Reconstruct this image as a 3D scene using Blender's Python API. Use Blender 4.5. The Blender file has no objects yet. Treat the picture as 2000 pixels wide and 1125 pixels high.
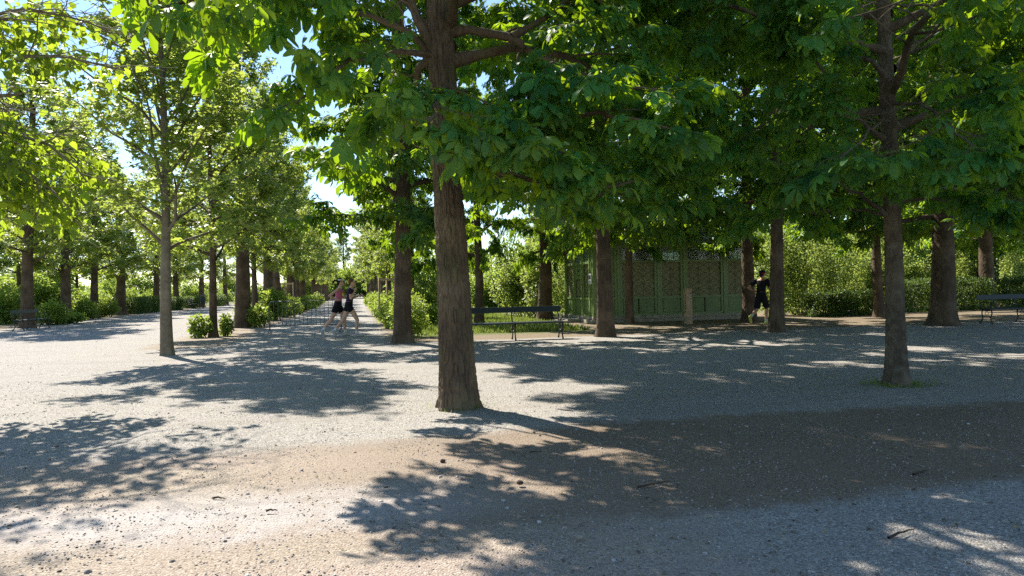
import bpy, bmesh, math, random
import numpy as np
from mathutils import Vector, Matrix

R = math.radians
sc = bpy.context.scene
col = sc.collection

# ------------------------------------------------------------------ camera, sky, sun, exposure
EYE = 1.35
cam_d = bpy.data.cameras.new('camera')
cam_d.sensor_width = 36.0
cam_d.lens = 25.2
cam_d.clip_start = 0.05
cam_d.clip_end = 2000
cam = bpy.data.objects.new('camera', cam_d)
col.objects.link(cam)
cam.matrix_world = Matrix.Translation((0, 0, EYE)) @ Matrix.Rotation(R(90), 4, 'X') @ Matrix.Rotation(R(-1.2), 4, 'Z')
sc.camera = cam

SUN_AZ, SUN_EL = -38.0, 45.0            # degrees from +Y towards +X, above the horizon
S = Vector((math.sin(R(SUN_AZ)) * math.cos(R(SUN_EL)), math.cos(R(SUN_AZ)) * math.cos(R(SUN_EL)), math.sin(R(SUN_EL))))
world = bpy.data.worlds.new('World')
sc.world = world
world.use_nodes = True
wn = world.node_tree.nodes
wl = world.node_tree.links
sky = wn.new('ShaderNodeTexSky')
sky.sky_type = 'NISHITA'
sky.sun_disc = False
sky.sun_elevation = R(SUN_EL)
sky.sun_rotation = R(SUN_AZ)
sky.air_density = 1.0
sky.dust_density = 0.1
sky.ozone_density = 3.5
wl.new(sky.outputs[0], wn['Background'].inputs[0])
wn['Background'].inputs[1].default_value = 0.10
sun_d = bpy.data.lights.new('sun', 'SUN')
sun_d.energy = 5.0
sun_d.angle = R(0.53)
sun_d.color = (1.0, 0.93, 0.82)
sun = bpy.data.objects.new('sun', sun_d)
col.objects.link(sun)
sun.rotation_euler = S.to_track_quat('Z', 'Y').to_euler()
sun.location = (-20, 25, 40)
sc.view_settings.view_transform = 'Standard'
sc.view_settings.look = 'None'
sc.view_settings.gamma = 1.0
sc.view_settings.exposure = 1.2
cy = sc.cycles
cy.max_bounces = 7
cy.diffuse_bounces = 5
cy.glossy_bounces = 2
cy.transmission_bounces = 5
cy.transparent_max_bounces = 4
cy.sample_clamp_indirect = 6.0
cy.caustics_reflective = False
cy.caustics_refractive = False
cy.use_denoising = False
cy.use_adaptive_sampling = False

# ------------------------------------------------------------------ frame of the place: alley direction and across it
AV = np.array([-0.2145, 0.9767])       # along the alley
BV = np.array([0.9767, 0.2145])        # across it, to the right
ANG = math.atan2(BV[1], BV[0])
def W(p, q, z=0.0):
    v = BV * p + AV * q
    return (float(v[0]), float(v[1]), z)

# ------------------------------------------------------------------ helpers
def tag(o, label=None, cat=None, group=None, kind=None):
    if label: o['label'] = label
    if cat: o['category'] = cat
    if group: o['group'] = group
    if kind: o['kind'] = kind
    return o
def link(o, parent=None):
    col.objects.link(o)
    if parent is not None: o.parent = parent
    return o
def empty(name, loc, rz=0.0):
    o = bpy.data.objects.new(name, None)
    o.location = loc
    o.rotation_euler = (0, 0, rz)
    o.empty_display_size = 0.2
    return link(o)
def np_mesh(name, V, F, mats, smooth=False, mi=None, attr=None):
    """V (n,3), F (m,3|4) arrays -> mesh data; attr = {name: per-vertex float}"""
    V = np.asarray(V, dtype=np.float32); F = np.asarray(F, dtype=np.int32)
    me = bpy.data.meshes.new(name)
    k = F.shape[1]
    me.vertices.add(len(V)); me.vertices.foreach_set('co', V.ravel())
    me.loops.add(F.size); me.loops.foreach_set('vertex_index', F.ravel())
    me.polygons.add(len(F))
    me.polygons.foreach_set('loop_start', np.arange(0, F.size, k, dtype=np.int32))
    me.polygons.foreach_set('loop_total', np.full(len(F), k, dtype=np.int32))
    if smooth: me.polygons.foreach_set('use_smooth', np.ones(len(F), dtype=bool))
    for m in (mats if isinstance(mats, (list, tuple)) else [mats]): me.materials.append(m)
    if mi is not None: me.polygons.foreach_set('material_index', np.asarray(mi, dtype=np.int32))
    if attr:
        for an, av in attr.items():
            a = me.attributes.new(an, 'FLOAT', 'POINT'); a.data.foreach_set('value', np.asarray(av, dtype=np.float32))
    me.update(calc_edges=True)
    return me
def mobj(name, me, parent=None):
    return link(bpy.data.objects.new(name, me), parent)

class MB:
    """collects boxes, bars and tubes, builds one mesh"""
    def __init__(s): s.v = []; s.f = []; s.m = []
    def add(s, vs, fs, m=0):
        o = len(s.v); s.v.extend([tuple(v) for v in vs]); s.f.extend([tuple(i + o for i in f) for f in fs]); s.m.extend([m] * len(fs)); return s
    def box(s, c, d, rz=0.0, m=0, bev=0.0, mat=None):
        hx, hy, hz = d[0] / 2, d[1] / 2, d[2] / 2
        if bev <= 0:
            vs = [(x, y, z) for x in (-hx, hx) for y in (-hy, hy) for z in (-hz, hz)]
            fs = [(0, 1, 3, 2), (4, 6, 7, 5), (0, 4, 5, 1), (2, 3, 7, 6), (0, 2, 6, 4), (1, 5, 7, 3)]
        else:
            bm = bmesh.new(); bmesh.ops.create_cube(bm, size=1.0)
            bmesh.ops.scale(bm, vec=d, verts=bm.verts)
            bmesh.ops.bevel(bm, geom=bm.edges[:], offset=bev, segments=1, affect='EDGES')
            bm.verts.index_update()
            vs = [tuple(v.co) for v in bm.verts]; fs = [tuple(v.index for v in f.verts) for f in bm.faces]; bm.free()
        c = Vector(c); rot = Matrix.Rotation(rz, 3, 'Z') if mat is None else mat
        return s.add([rot @ Vector(v) + c for v in vs], fs, m)
    def bar(s, p0, p1, w, h, m=0):
        p0 = Vector(p0); p1 = Vector(p1); d = p1 - p0; L = d.length; d.normalize()
        up = Vector((0, 0, 1)) if abs(d.z) < 0.95 else Vector((0, 1, 0))
        sx = d.cross(up).normalized(); sz = sx.cross(d).normalized()
        M = Matrix((sx, d, sz)).transposed()
        return s.box((p0 + p1) / 2, (w, L, h), m=m, mat=M)
    def tube(s, pts, r, n=8, m=0, cap=True):
        V, F = tube_np(np.array([list(p) for p in pts], float), np.full(len(pts), r) if np.isscalar(r) else np.array(r, float), n, cap)
        return s.add(V.tolist(), [tuple(int(i) for i in f) for f in F], m)
    def build(s, name, mats, parent=None, smooth=False):
        me = bpy.data.meshes.new(name); me.from_pydata(s.v, [], s.f)
        for mt in (mats if isinstance(mats, (list, tuple)) else [mats]): me.materials.append(mt)
        me.polygons.foreach_set('material_index', s.m)
        if smooth: me.polygons.foreach_set('use_smooth', [True] * len(s.f))
        me.update()
        return mobj(name, me, parent)

def frames(P):
    T = np.gradient(P, axis=0); T /= (np.linalg.norm(T, axis=1, keepdims=True) + 1e-9)
    a = np.array([0, 0, 1.0]) if abs(T[0, 2]) < 0.9 else np.array([1.0, 0, 0])
    N = np.cross(T, a); N /= (np.linalg.norm(N, axis=1, keepdims=True) + 1e-9)
    B = np.cross(T, N)
    return T, N, B
def tube_np(P, r, n, cap=True):
    """quads as (m,4); caps as degenerate fans of quads"""
    T, N, B = frames(P)
    th = np.arange(n) * 2 * np.pi / n
    ring = np.cos(th)[None, :, None] * N[:, None, :] + np.sin(th)[None, :, None] * B[:, None, :]
    V = (P[:, None, :] + ring * r[:, None, None]).reshape(-1, 3)
    k = len(P); i = np.arange(k - 1)[:, None] * n; j = np.arange(n)[None, :]; j2 = (j + 1) % n
    F = np.stack([i + j, i + j2, i + n + j2, i + n + j], -1).reshape(-1, 4)
    if cap:
        c0 = len(V); V = np.vstack([V, P[:1], P[-1:]])
        jj = np.arange(0, n, 2)
        F = np.vstack([F, np.stack([np.full(len(jj), c0), (jj + 2) % n, (jj + 1) % n, jj], -1),
                       np.stack([np.full(len(jj), c0 + 1), (k - 1) * n + jj, (k - 1) * n + (jj + 1) % n, (k - 1) * n + (jj + 2) % n], -1)])
    return V, F
class TubeSet:
    def __init__(s): s.V = []; s.F = []; s.o = 0
    def add(s, P, r, n):
        V, F = tube_np(np.asarray(P, float), np.asarray(r, float), n, cap=False)
        s.V.append(V); s.F.append(F + s.o); s.o += len(V)
    def mesh(s, name, mat):
        return np_mesh(name, np.vstack(s.V), np.vstack(s.F), mat, smooth=True)

def vnoise(x, y, seed, wrapx=None):
    """smooth 2-D value noise, wraps in x after wrapx cells"""
    rg = np.random.default_rng(seed); nx = wrapx or 256
    G = rg.random((nx, 512))
    xi = np.floor(x).astype(int); yi = np.floor(y).astype(int); fx = x - xi; fy = y - yi
    fx = fx * fx * (3 - 2 * fx); fy = fy * fy * (3 - 2 * fy)
    a = G[xi % nx, yi % 512]; b = G[(xi + 1) % nx, yi % 512]; c = G[xi % nx, (yi + 1) % 512]; d = G[(xi + 1) % nx, (yi + 1) % 512]
    return (a * (1 - fx) + b * fx) * (1 - fy) + (c * (1 - fx) + d * fx) * fy

# ------------------------------------------------------------------ materials
def new_mat(name):
    m = bpy.data.materials.new(name); m.use_nodes = True
    nt = m.node_tree; b = nt.nodes['Principled BSDF']
    return m, nt, nt.nodes, nt.links, b
def node(nt, t, **kw):
    n = nt.nodes.new(t)
    for k, v in kw.items():
        if k in n.inputs: n.inputs[k].default_value = v
        else: setattr(n, k, v)
    return n
def ramp(nt, fac, stops):
    n = nt.nodes.new('ShaderNodeValToRGB'); e = n.color_ramp.elements
    while len(e) < len(stops): e.new(0.5)
    for el, (p, c) in zip(e, stops):
        el.position = p; el.color = (*c, 1) if len(c) == 3 else c
    if fac is not None: nt.links.new(fac, n.inputs[0])
    return n.outputs[0]
def mixc(nt, fac, a, b, mode='MIX'):
    n = nt.nodes.new('ShaderNodeMix'); n.data_type = 'RGBA'; n.blend_type = mode
    for i, v in ((0, fac), (6, a), (7, b)):
        if isinstance(v, (int, float)): n.inputs[i].default_value = v
        elif isinstance(v, tuple): n.inputs[i].default_value = (*v, 1)
        else: nt.links.new(v, n.inputs[i])
    return n.outputs[2]
def math_n(nt, op, a, b=0.0, clamp=False):
    n = nt.nodes.new('ShaderNodeMath'); n.operation = op; n.use_clamp = clamp
    for i, v in ((0, a), (1, b)):
        if isinstance(v, (int, float)): n.inputs[i].default_value = v
        else: nt.links.new(v, n.inputs[i])
    return n.outputs[0]
def noise(nt, vec, scale, detail=4, rough=0.55, dist=0.0):
    n = node(nt, 'ShaderNodeTexNoise', Scale=scale, Detail=detail, Roughness=rough, Distortion=dist)
    if vec is not None: nt.links.new(vec, n.inputs['Vector'])
    return n.outputs[0]
def bump(nt, h, strength, dist, bsdf):
    n = node(nt, 'ShaderNodeBump', Strength=strength, Distance=dist)
    nt.links.new(h, n.inputs['Height']); nt.links.new(n.outputs[0], bsdf.inputs['Normal']); return n

def leaf_mat(name, dark, light, trans, tfac=0.42, rough=0.45, spec=0.35):
    m, nt, N, L, b = new_mat(name)
    at = node(nt, 'ShaderNodeAttribute', attribute_name='var')
    c = ramp(nt, at.outputs['Fac'], [(0.0, dark), (0.9, light), (1.0, tuple(x * 1.25 for x in light))])
    L.new(c, b.inputs['Base Color'])
    b.inputs['Roughness'].default_value = rough; b.inputs['Specular IOR Level'].default_value = spec
    t = N.new('ShaderNodeBsdfTranslucent')
    tc = ramp(nt, at.outputs['Fac'], [(0.0, tuple(x * 0.7 for x in trans)), (1.0, trans)])
    L.new(tc, t.inputs[0])
    mx = N.new('ShaderNodeMixShader'); mx.inputs[0].default_value = tfac
    L.new(b.outputs[0], mx.inputs[1]); L.new(t.outputs[0], mx.inputs[2])
    L.new(mx.outputs[0], N['Material Output'].inputs[0])
    return m
def bark_mat(name, c1, c2, moss=0.0, stretch=0.16, scale=22, bstr=0.8, lichen=0.0):
    m, nt, N, L, b = new_mat(name)
    tc = N.new('ShaderNodeTexCoord'); mp = node(nt, 'ShaderNodeMapping'); mp.inputs['Scale'].default_value = (1, 1, stretch)
    L.new(tc.outputs['Object'], mp.inputs[0])
    n1 = noise(nt, mp.outputs[0], scale, 6, 0.65, 0.4)
    n2 = noise(nt, tc.outputs['Object'], 1.7, 3)
    n3 = noise(nt, tc.outputs['Object'], 60, 4, 0.7)
    c = ramp(nt, n1, [(0.3, c1), (0.7, c2)])
    c = mixc(nt, math_n(nt, 'MULTIPLY', n3, 0.5), c, tuple(x * 0.55 for x in c1))
    c = mixc(nt, math_n(nt, 'MULTIPLY', ramp(nt, n2, [(0.45, (0, 0, 0)), (0.62, (1, 1, 1))]), 0.55), c, tuple(x * 1.35 for x in c2))
    if lichen:
        n4 = noise(nt, tc.outputs['Object'], 9, 5, 0.7)
        c = mixc(nt, math_n(nt, 'MULTIPLY', ramp(nt, n4, [(0.5, (0, 0, 0)), (0.62, (1, 1, 1))]), lichen), c, (0.27, 0.27, 0.2))
    if moss:
        n5 = noise(nt, tc.outputs['Object'], 3.2, 4)
        c = mixc(nt, math_n(nt, 'MULTIPLY', ramp(nt, n5, [(0.5, (0, 0, 0)), (0.68, (1, 1, 1))]), moss), c, (0.09, 0.12, 0.03))
    L.new(c, b.inputs['Base Color']); b.inputs['Roughness'].default_value = 0.9; b.inputs['Specular IOR Level'].default_value = 0.15
    bump(nt, n1, bstr, 0.03, b)
    return m
def plain_mat(name, c, rough=0.6, spec=0.4, metal=0.0, var=0.25, vscale=6.0, bstr=0.0, dirt=None):
    m, nt, N, L, b = new_mat(name)
    tc = N.new('ShaderNodeTexCoord')
    n1 = noise(nt, tc.outputs['Object'], vscale, 5, 0.65)
    cc = ramp(nt, n1, [(0.3, tuple(x * (1 - var) for x in c)), (0.7, tuple(min(1, x * (1 + var)) for x in c))])
    if dirt:
        n2 = noise(nt, tc.outputs['Object'], vscale * 0.45, 6, 0.7)
        cc = mixc(nt, math_n(nt, 'MULTIPLY', ramp(nt, n2, [(0.52, (0, 0, 0)), (0.68, (1, 1, 1))]), 0.6), cc, dirt)
    L.new(cc, b.inputs['Base Color'])
    b.inputs['Roughness'].default_value = rough; b.inputs['Specular IOR Level'].default_value = spec; b.inputs['Metallic'].default_value = metal
    if bstr: bump(nt, noise(nt, tc.outputs['Object'], vscale * 8, 4), bstr, 0.01, b)
    return m

M = {}
M['chestnut'] = leaf_mat('chestnut_leaf', (0.011, 0.066, 0.026), (0.042, 0.175, 0.048), (0.50, 0.74, 0.015), 0.40, rough=.5, spec=.22)
M['chestnut_far'] = leaf_mat('chestnut_leaf_far', (0.013, 0.064, 0.022), (0.046, 0.165, 0.042), (0.48, 0.70, 0.02), 0.40, rough=.5, spec=.25)
M['linden'] = leaf_mat('linden_leaf', (0.035, 0.09, 0.02), (0.075, 0.16, 0.03), (0.56, 0.74, 0.04), 0.5)
M['maple'] = leaf_mat('maple_leaf', (0.055, 0.11, 0.025), (0.13, 0.205, 0.05), (0.58, 0.70, 0.10), 0.5, spec=0.5)
M['shrub'] = leaf_mat('shrub_leaf', (0.065, 0.13, 0.022), (0.15, 0.245, 0.05), (0.52, 0.66, 0.09), 0.46)
M['vine'] = leaf_mat('vine_leaf', (0.065, 0.13, 0.03), (0.16, 0.24, 0.07), (0.52, 0.62, 0.12), 0.45)
M['hedge_dark'] = leaf_mat('hedge_leaf', (0.025, 0.06, 0.018), (0.06, 0.12, 0.03), (0.25, 0.36, 0.05), 0.35)
M['grass'] = leaf_mat('grass_blade', (0.06, 0.12, 0.02), (0.16, 0.23, 0.05), (0.4, 0.5, 0.08), 0.35)
M['bark_main'] = bark_mat('chestnut_bark', (0.074, 0.054, 0.035), (0.175, 0.130, 0.084), moss=0.25, bstr=0.6)
M['bark_right'] = bark_mat('smooth_grey_bark', (0.066, 0.050, 0.035), (0.14, 0.112, 0.078), stretch=0.35, scale=22, lichen=0.22, bstr=0.6)
M['bark_far'] = bark_mat('furrowed_bark', (0.064, 0.046, 0.032), (0.15, 0.110, 0.074), bstr=1.0)
M['bark_young'] = bark_mat('young_bark', (0.14, 0.115, 0.08), (0.22, 0.185, 0.13), stretch=0.4, scale=30, bstr=0.35, lichen=0.3)
M['twig'] = plain_mat('twig_bark', (0.07, 0.05, 0.038), 0.9, 0.15)
M['bench_wood'] = plain_mat('bench_paint', (0.010, 0.020, 0.021), 0.5, 0.4, var=0.3, vscale=9, bstr=0.15)
M['iron'] = plain_mat('black_cast_iron', (0.016, 0.016, 0.017), 0.5, 0.4, vscale=20)
M['galv'] = plain_mat('galvanised_steel', (0.13, 0.135, 0.14), 0.6, 0.3, metal=0.0, vscale=12)
M['kiosk'] = plain_mat('green_kiosk_paint', (0.13, 0.195, 0.06), 0.45, 0.4, var=0.16, vscale=3, dirt=(0.10, 0.14, 0.05))
M['kiosk_trim'] = plain_mat('green_trim_paint', (0.15, 0.22, 0.07), 0.42, 0.4, var=0.14, vscale=4)
M['kiosk_back'] = plain_mat('lattice_backing', (0.22, 0.22, 0.11), 0.6, 0.3, var=0.2, vscale=5)
M['lattice'] = plain_mat('lattice_iron_paint', (0.09, 0.11, 0.045), 0.5, 0.4)
M['stone'] = plain_mat('plinth_stone', (0.30, 0.27, 0.21), 0.85, 0.2, var=0.3, vscale=5, bstr=0.4)
M['roof'] = plain_mat('roof_sheet', (0.10, 0.13, 0.10), 0.5, 0.4, vscale=2)
M['paper'] = plain_mat('notice_paper', (0.75, 0.74, 0.70), 0.6, 0.3, var=0.05)
M['ink'] = plain_mat('black_ink', (0.03, 0.03, 0.03), 0.6, 0.3)
M['post_wood'] = plain_mat('pale_post_wood', (0.40, 0.30, 0.19), 0.75, 0.25, var=0.22, vscale=7, bstr=0.3)
M['stake'] = plain_mat('stake_wood', (0.50, 0.38, 0.24), 0.8, 0.2, var=0.2)
M['bin'] = plain_mat('dark_bin_paint', (0.03, 0.04, 0.05), 0.45, 0.4)
def glass_mat():
    m, nt, N, L, b = new_mat('transom_glass')
    b.inputs['Base Color'].default_value = (0.55, 0.68, 0.62, 1); b.inputs['Roughness'].default_value = 0.12
    b.inputs['Transmission Weight'].default_value = 0.75; b.inputs['IOR'].default_value = 1.3
    return m
M['glass'] = glass_mat()
def cloth(name, c, var=0.12): return plain_mat(name, c, 0.85, 0.15, var=var, vscale=25)
M['skin'] = plain_mat('skin', (0.60, 0.36, 0.26), 0.5, 0.35, var=0.06, vscale=10)
M['skin_tan'] = plain_mat('tanned_skin', (0.40, 0.22, 0.14), 0.5, 0.35, var=0.06, vscale=10)
M['pink'] = cloth('pink_jersey', (0.62, 0.16, 0.27)); M['purple'] = cloth('dark_purple_jersey', (0.035, 0.018, 0.045))
M['black_cloth'] = cloth('black_cloth', (0.012, 0.012, 0.016)); M['white_cloth'] = cloth('white_cloth', (0.7, 0.7, 0.68))
M['hair_dark'] = cloth('dark_hair', (0.03, 0.018, 0.012), 0.4); M['hair_brown'] = cloth('brown_hair', (0.12, 0.065, 0.035), 0.4)
M['shoe'] = cloth('grey_shoe', (0.42, 0.43, 0.45)); M['shoe_yellow'] = cloth('lime_shoe', (0.38, 0.42, 0.10)); M['red'] = cloth('red_band', (0.30, 0.02, 0.03))
M['sock_teal'] = cloth('pale_teal_sock', (0.45, 0.58, 0.50))

# ------------------------------------------------------------------ ground
def ground_material():
    m, nt, N, L, b = new_mat('gravel_and_soil')
    geo = N.new('ShaderNodeNewGeometry')
    mp = node(nt, 'ShaderNodeMapping', vector_type='TEXTURE'); mp.inputs['Rotation'].default_value = (0, 0, ANG)
    L.new(geo.outputs['Position'], mp.inputs[0])
    sep = N.new('ShaderNodeSeparateXYZ'); L.new(mp.outputs[0], sep.inputs[0])
    pos = mp.outputs[0]
    st = node(nt, 'ShaderNodeMapping'); st.inputs['Scale'].default_value = (0.35, 1.0, 1.0); L.new(pos, st.inputs[0])
    big = noise(nt, st.outputs[0], 0.55, 4, 0.6); mid = noise(nt, pos, 2.4, 5, 0.65); fine = noise(nt, pos, 38, 5, 0.7)
    p = math_n(nt, 'ADD', sep.outputs[0], math_n(nt, 'MULTIPLY', math_n(nt, 'SUBTRACT', mid, 0.5), 1.2))
    q = math_n(nt, 'ADD', sep.outputs[1], math_n(nt, 'ADD', math_n(nt, 'MULTIPLY', math_n(nt, 'SUBTRACT', big, 0.5), 0.9), math_n(nt, 'MULTIPLY', math_n(nt, 'SUBTRACT', mid, 0.5), 0.7)))
    def band(x, lo, hi, soft):
        a = node(nt, 'ShaderNodeMapRange'); a.inputs[1].default_value = lo - soft; a.inputs[2].default_value = lo + soft; L.new(x, a.inputs[0]); a.interpolation_type = 'SMOOTHSTEP'
        c = node(nt, 'ShaderNodeMapRange'); c.inputs[1].default_value = hi - soft; c.inputs[2].default_value = hi + soft; c.inputs[3].default_value = 1; c.inputs[4].default_value = 0; L.new(x, c.inputs[0]); c.interpolation_type = 'SMOOTHSTEP'
        return math_n(nt, 'MULTIPLY', a.outputs[0], c.outputs[0])
    # gravel: stones of two sizes, each with its own tone
    v1 = node(nt, 'ShaderNodeTexVoronoi', Scale=85); L.new(pos, v1.inputs['Vector'])
    v2 = node(nt, 'ShaderNodeTexVoronoi', Scale=160); L.new(pos, v2.inputs['Vector'])
    sepc = N.new('ShaderNodeSeparateColor'); L.new(v1.outputs['Color'], sepc.inputs[0])
    grav = ramp(nt, sepc.outputs[0], [(0.0, (0.085, 0.08, 0.073)), (0.3, (0.22, 0.207, 0.19)), (0.7, (0.335, 0.312, 0.282)), (1.0, (0.60, 0.57, 0.53))])
    sep2 = N.new('ShaderNodeSeparateColor'); L.new(v2.outputs['Color'], sep2.inputs[0])
    grav = mixc(nt, 0.3, grav, ramp(nt, sep2.outputs[0], [(0.0, (0.14, 0.13, 0.12)), (1.0, (0.54, 0.52, 0.48))]))
    grav = mixc(nt, math_n(nt, 'MULTIPLY', mid, 0.35), grav, (0.32, 0.285, 0.24))
    sand = ramp(nt, fine, [(0.25, (0.17, 0.14, 0.11)), (0.5, (0.35, 0.29, 0.22)), (0.75, (0.49, 0.42, 0.335))])
    sand = mixc(nt, ramp(nt, big, [(0.42, (0, 0, 0)), (0.62, (1, 1, 1))]), sand, mixc(nt, fine, (0.24, 0.175, 0.145), (0.48, 0.39, 0.34)))
    sand = mixc(nt, 0.42, sand, ramp(nt, sepc.outputs[2], [(0.0, (0.09, 0.07, 0.055)), (0.35, (0.27, 0.22, 0.175)), (0.75, (0.40, 0.335, 0.275)), (1.0, (0.56, 0.50, 0.44))]))
    soil = ramp(nt, fine, [(0.25, (0.115, 0.083, 0.056)), (0.55, (0.235, 0.176, 0.122)), (0.8, (0.335, 0.26, 0.185))])
    soil = mixc(nt, ramp(nt, sepc.outputs[1], [(0.93, (0, 0, 0)), (0.96, (1, 1, 1))]), soil, (0.27, 0.235, 0.19))
    dust = mixc(nt, fine, (0.30, 0.275, 0.26), (0.54, 0.51, 0.49))
    litter = ramp(nt, fine, [(0.25, (0.10, 0.075, 0.05)), (0.55, (0.23, 0.18, 0.12)), (0.8, (0.33, 0.27, 0.19))])
    turf = ramp(nt, fine, [(0.3, (0.07, 0.09, 0.02)), (0.7, (0.17, 0.19, 0.06))])
    c = grav
    left = node(nt, 'ShaderNodeMapRange'); left.inputs[1].default_value = 1.3; left.inputs[2].default_value = 2.3; left.inputs[3].default_value = 1; left.inputs[4].default_value = 0; L.new(p, left.inputs[0])
    c = mixc(nt, math_n(nt, 'MULTIPLY', band(q, -40, 6.5, 0.35), left.outputs[0]), c, sand)
    soilband = band(q, 3.95, 6.6, 0.16)
    soilw = node(nt, 'ShaderNodeMapRange'); soilw.inputs[1].default_value = -1.2; soilw.inputs[2].default_value = 2.2; soilw.inputs[3].default_value = 0.0; soilw.inputs[4].default_value = 1.0; L.new(p, soilw.inputs[0])
    c = mixc(nt, math_n(nt, 'MULTIPLY', soilband, soilw.outputs[0]), c, soil)
    c = mixc(nt, math_n(nt, 'MULTIPLY', band(q, 4.25, 5.05, 0.3), math_n(nt, 'MULTIPLY', band(p, -6.0, 0.6, 0.8), ramp(nt, mid, [(0.3, (0.35, 0.35, 0.35)), (0.6, (0.95, 0.95, 0.95))]))), c, dust)
    c = mixc(nt, math_n(nt, 'MULTIPLY', band(q, 18.6, 60, 0.35), band(p, 0.9, 60, 0.25)), c, litter)
    c = mixc(nt, math_n(nt, 'MULTIPLY', band(q, 19.5, 400, 0.4), band(p, -5.3, -3.3, 0.25)), c, mixc(nt, 0.5, litter, sand))
    c = mixc(nt, math_n(nt, 'MULTIPLY', band(q, 20.5, 400, 0.4), band(p, 1.6, 7.0, 0.25)), c, turf)
    c = mixc(nt, math_n(nt, 'MULTIPLY', band(q, 31, 400, 0.4), band(p, 3, 300, 0.4)), c, turf)
    c = mixc(nt, band(p, -400, -15.2, 0.4), c, litter)
    c = mixc(nt, band(p, -400, -17.2, 0.5), c, turf)
    tr1 = node(nt, 'ShaderNodeMapping'); tr1.inputs['Scale'].default_value = (0.12, 1.5, 1.0); L.new(pos, tr1.inputs[0])
    track = noise(nt, tr1.outputs[0], 1.3, 5, 0.7, 0.6); patch = noise(nt, pos, 0.35, 5, 0.65, 0.5)
    c = mixc(nt, math_n(nt, 'MULTIPLY', ramp(nt, track, [(0.52, (0, 0, 0)), (0.64, (1, 1, 1))]), 0.38), c, mixc(nt, 0.55, c, (0.17, 0.135, 0.10)))
    c = mixc(nt, math_n(nt, 'MULTIPLY', ramp(nt, patch, [(0.5, (0, 0, 0)), (0.7, (1, 1, 1))]), 0.35), c, mixc(nt, 0.5, c, (0.42, 0.37, 0.31)))
    L.new(c, b.inputs['Base Color']); b.inputs['Roughness'].default_value = 0.92; b.inputs['Specular IOR Level'].default_value = 0.2
    h = math_n(nt, 'ADD', math_n(nt, 'MULTIPLY', v1.outputs['Distance'], -0.9), math_n(nt, 'ADD', math_n(nt, 'MULTIPLY', fine, 0.6), math_n(nt, 'MULTIPLY', mid, 0.7)))
    bump(nt, h, 0.7, 0.014, b)
    return m
M['ground'] = ground_material()
def build_ground():
    # one sheet, finer and gently uneven close by
    xs = np.unique(np.concatenate([np.linspace(-900, -40, 12), np.linspace(-40, 40, 161), np.linspace(40, 900, 12)]))
    ys = np.unique(np.concatenate([np.linspace(-60, 0, 7), np.linspace(0, 30, 121), np.linspace(30, 120, 46), np.linspace(120, 1500, 12)]))
    X, Y = np.meshgrid(xs, ys, indexing='ij')
    near = np.clip(1 - np.hypot(X, Y - 8) / 30, 0, 1)
    Z = near * 0.035 * (vnoise(X * 0.7 + 90, Y * 0.7 + 90, 5) - 0.5) + near * 0.018 * (vnoise(X * 2.1 + 90, Y * 2.1 + 90, 6) - 0.5)
    V = np.stack([X, Y, Z], -1).reshape(-1, 3); ny = len(ys)
    i = np.arange(len(xs) - 1)[:, None] * ny; j = np.arange(ny - 1)[None, :]
    F = np.stack([i + j, i + ny + j, i + ny + j + 1, i + j + 1], -1).reshape(-1, 4)
    tag(mobj('ground', np_mesh('ground', V, F, M['ground'], smooth=True)), 'pale gravel and brown soil ground of the park', kind='structure')
build_ground()

# loose stones lying on the gravel and soil
def stones():
    rg = np.random.default_rng(3)
    n = 50000
    d = 2.2 + 9.5 * rg.random(n) ** 1.15
    k = (rg.random(n) - 0.5) * 1.62
    x = k * d; y = d
    sz = 0.0032 + 0.006 * rg.random(n) ** 2.5 + 0.012 * (rg.random(n) > 0.993)
    T = np.array([[1, 0, 0], [-.5, .87, 0], [-.5, -.87, 0], [.55, .5, .55], [-.7, 0, .5], [.4, -.6, .6]])
    tf = np.array([[3, 4, 5], [0, 1, 3], [1, 4, 3], [1, 2, 4], [2, 5, 4], [2, 0, 5], [0, 3, 5]])
    th = rg.random(n) * 6.283
    c, s = np.cos(th), np.sin(th)
    vx = T[None, :, 0] * c[:, None] - T[None, :, 1] * s[:, None]; vy = T[None, :, 0] * s[:, None] + T[None, :, 1] * c[:, None]
    jit = 0.75 + 0.5 * rg.random((n, 6))
    near = np.clip(1 - np.hypot(x, y - 8) / 30, 0, 1)
    z0 = near * 0.035 * (vnoise(x * 0.7 + 90, y * 0.7 + 90, 5) - 0.5) + near * 0.018 * (vnoise(x * 2.1 + 90, y * 2.1 + 90, 6) - 0.5)
    V = np.stack([x[:, None] + vx * jit * sz[:, None], y[:, None] + vy * jit * sz[:, None], z0[:, None] - 0.001 + T[None, :, 2] * sz[:, None] * (0.7 + 0.6 * rg.random((n, 1)))], -1).reshape(-1, 3)
    F = (tf[None] + (np.arange(n) * 6)[:, None, None]).reshape(-1, 3)
    m, nt, N, L, b = new_mat('loose_stone')
    at = node(nt, 'ShaderNodeAttribute', attribute_name='var')
    L.new(ramp(nt, at.outputs['Fac'], [(0, (0.07, 0.055, 0.045)), (0.3, (0.22, 0.19, 0.16)), (0.75, (0.34, 0.31, 0.275)), (1, (0.46, 0.44, 0.41))]), b.inputs['Base Color'])
    b.inputs['Roughness'].default_value = 0.85
    o = mobj('gravel', np_mesh('gravel', V, F, m, attr={'var': np.repeat(rg.random(n), 6)}))
    tag(o, 'loose gravel stones scattered over the ground', 'gravel', kind='stuff')
stones()

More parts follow.
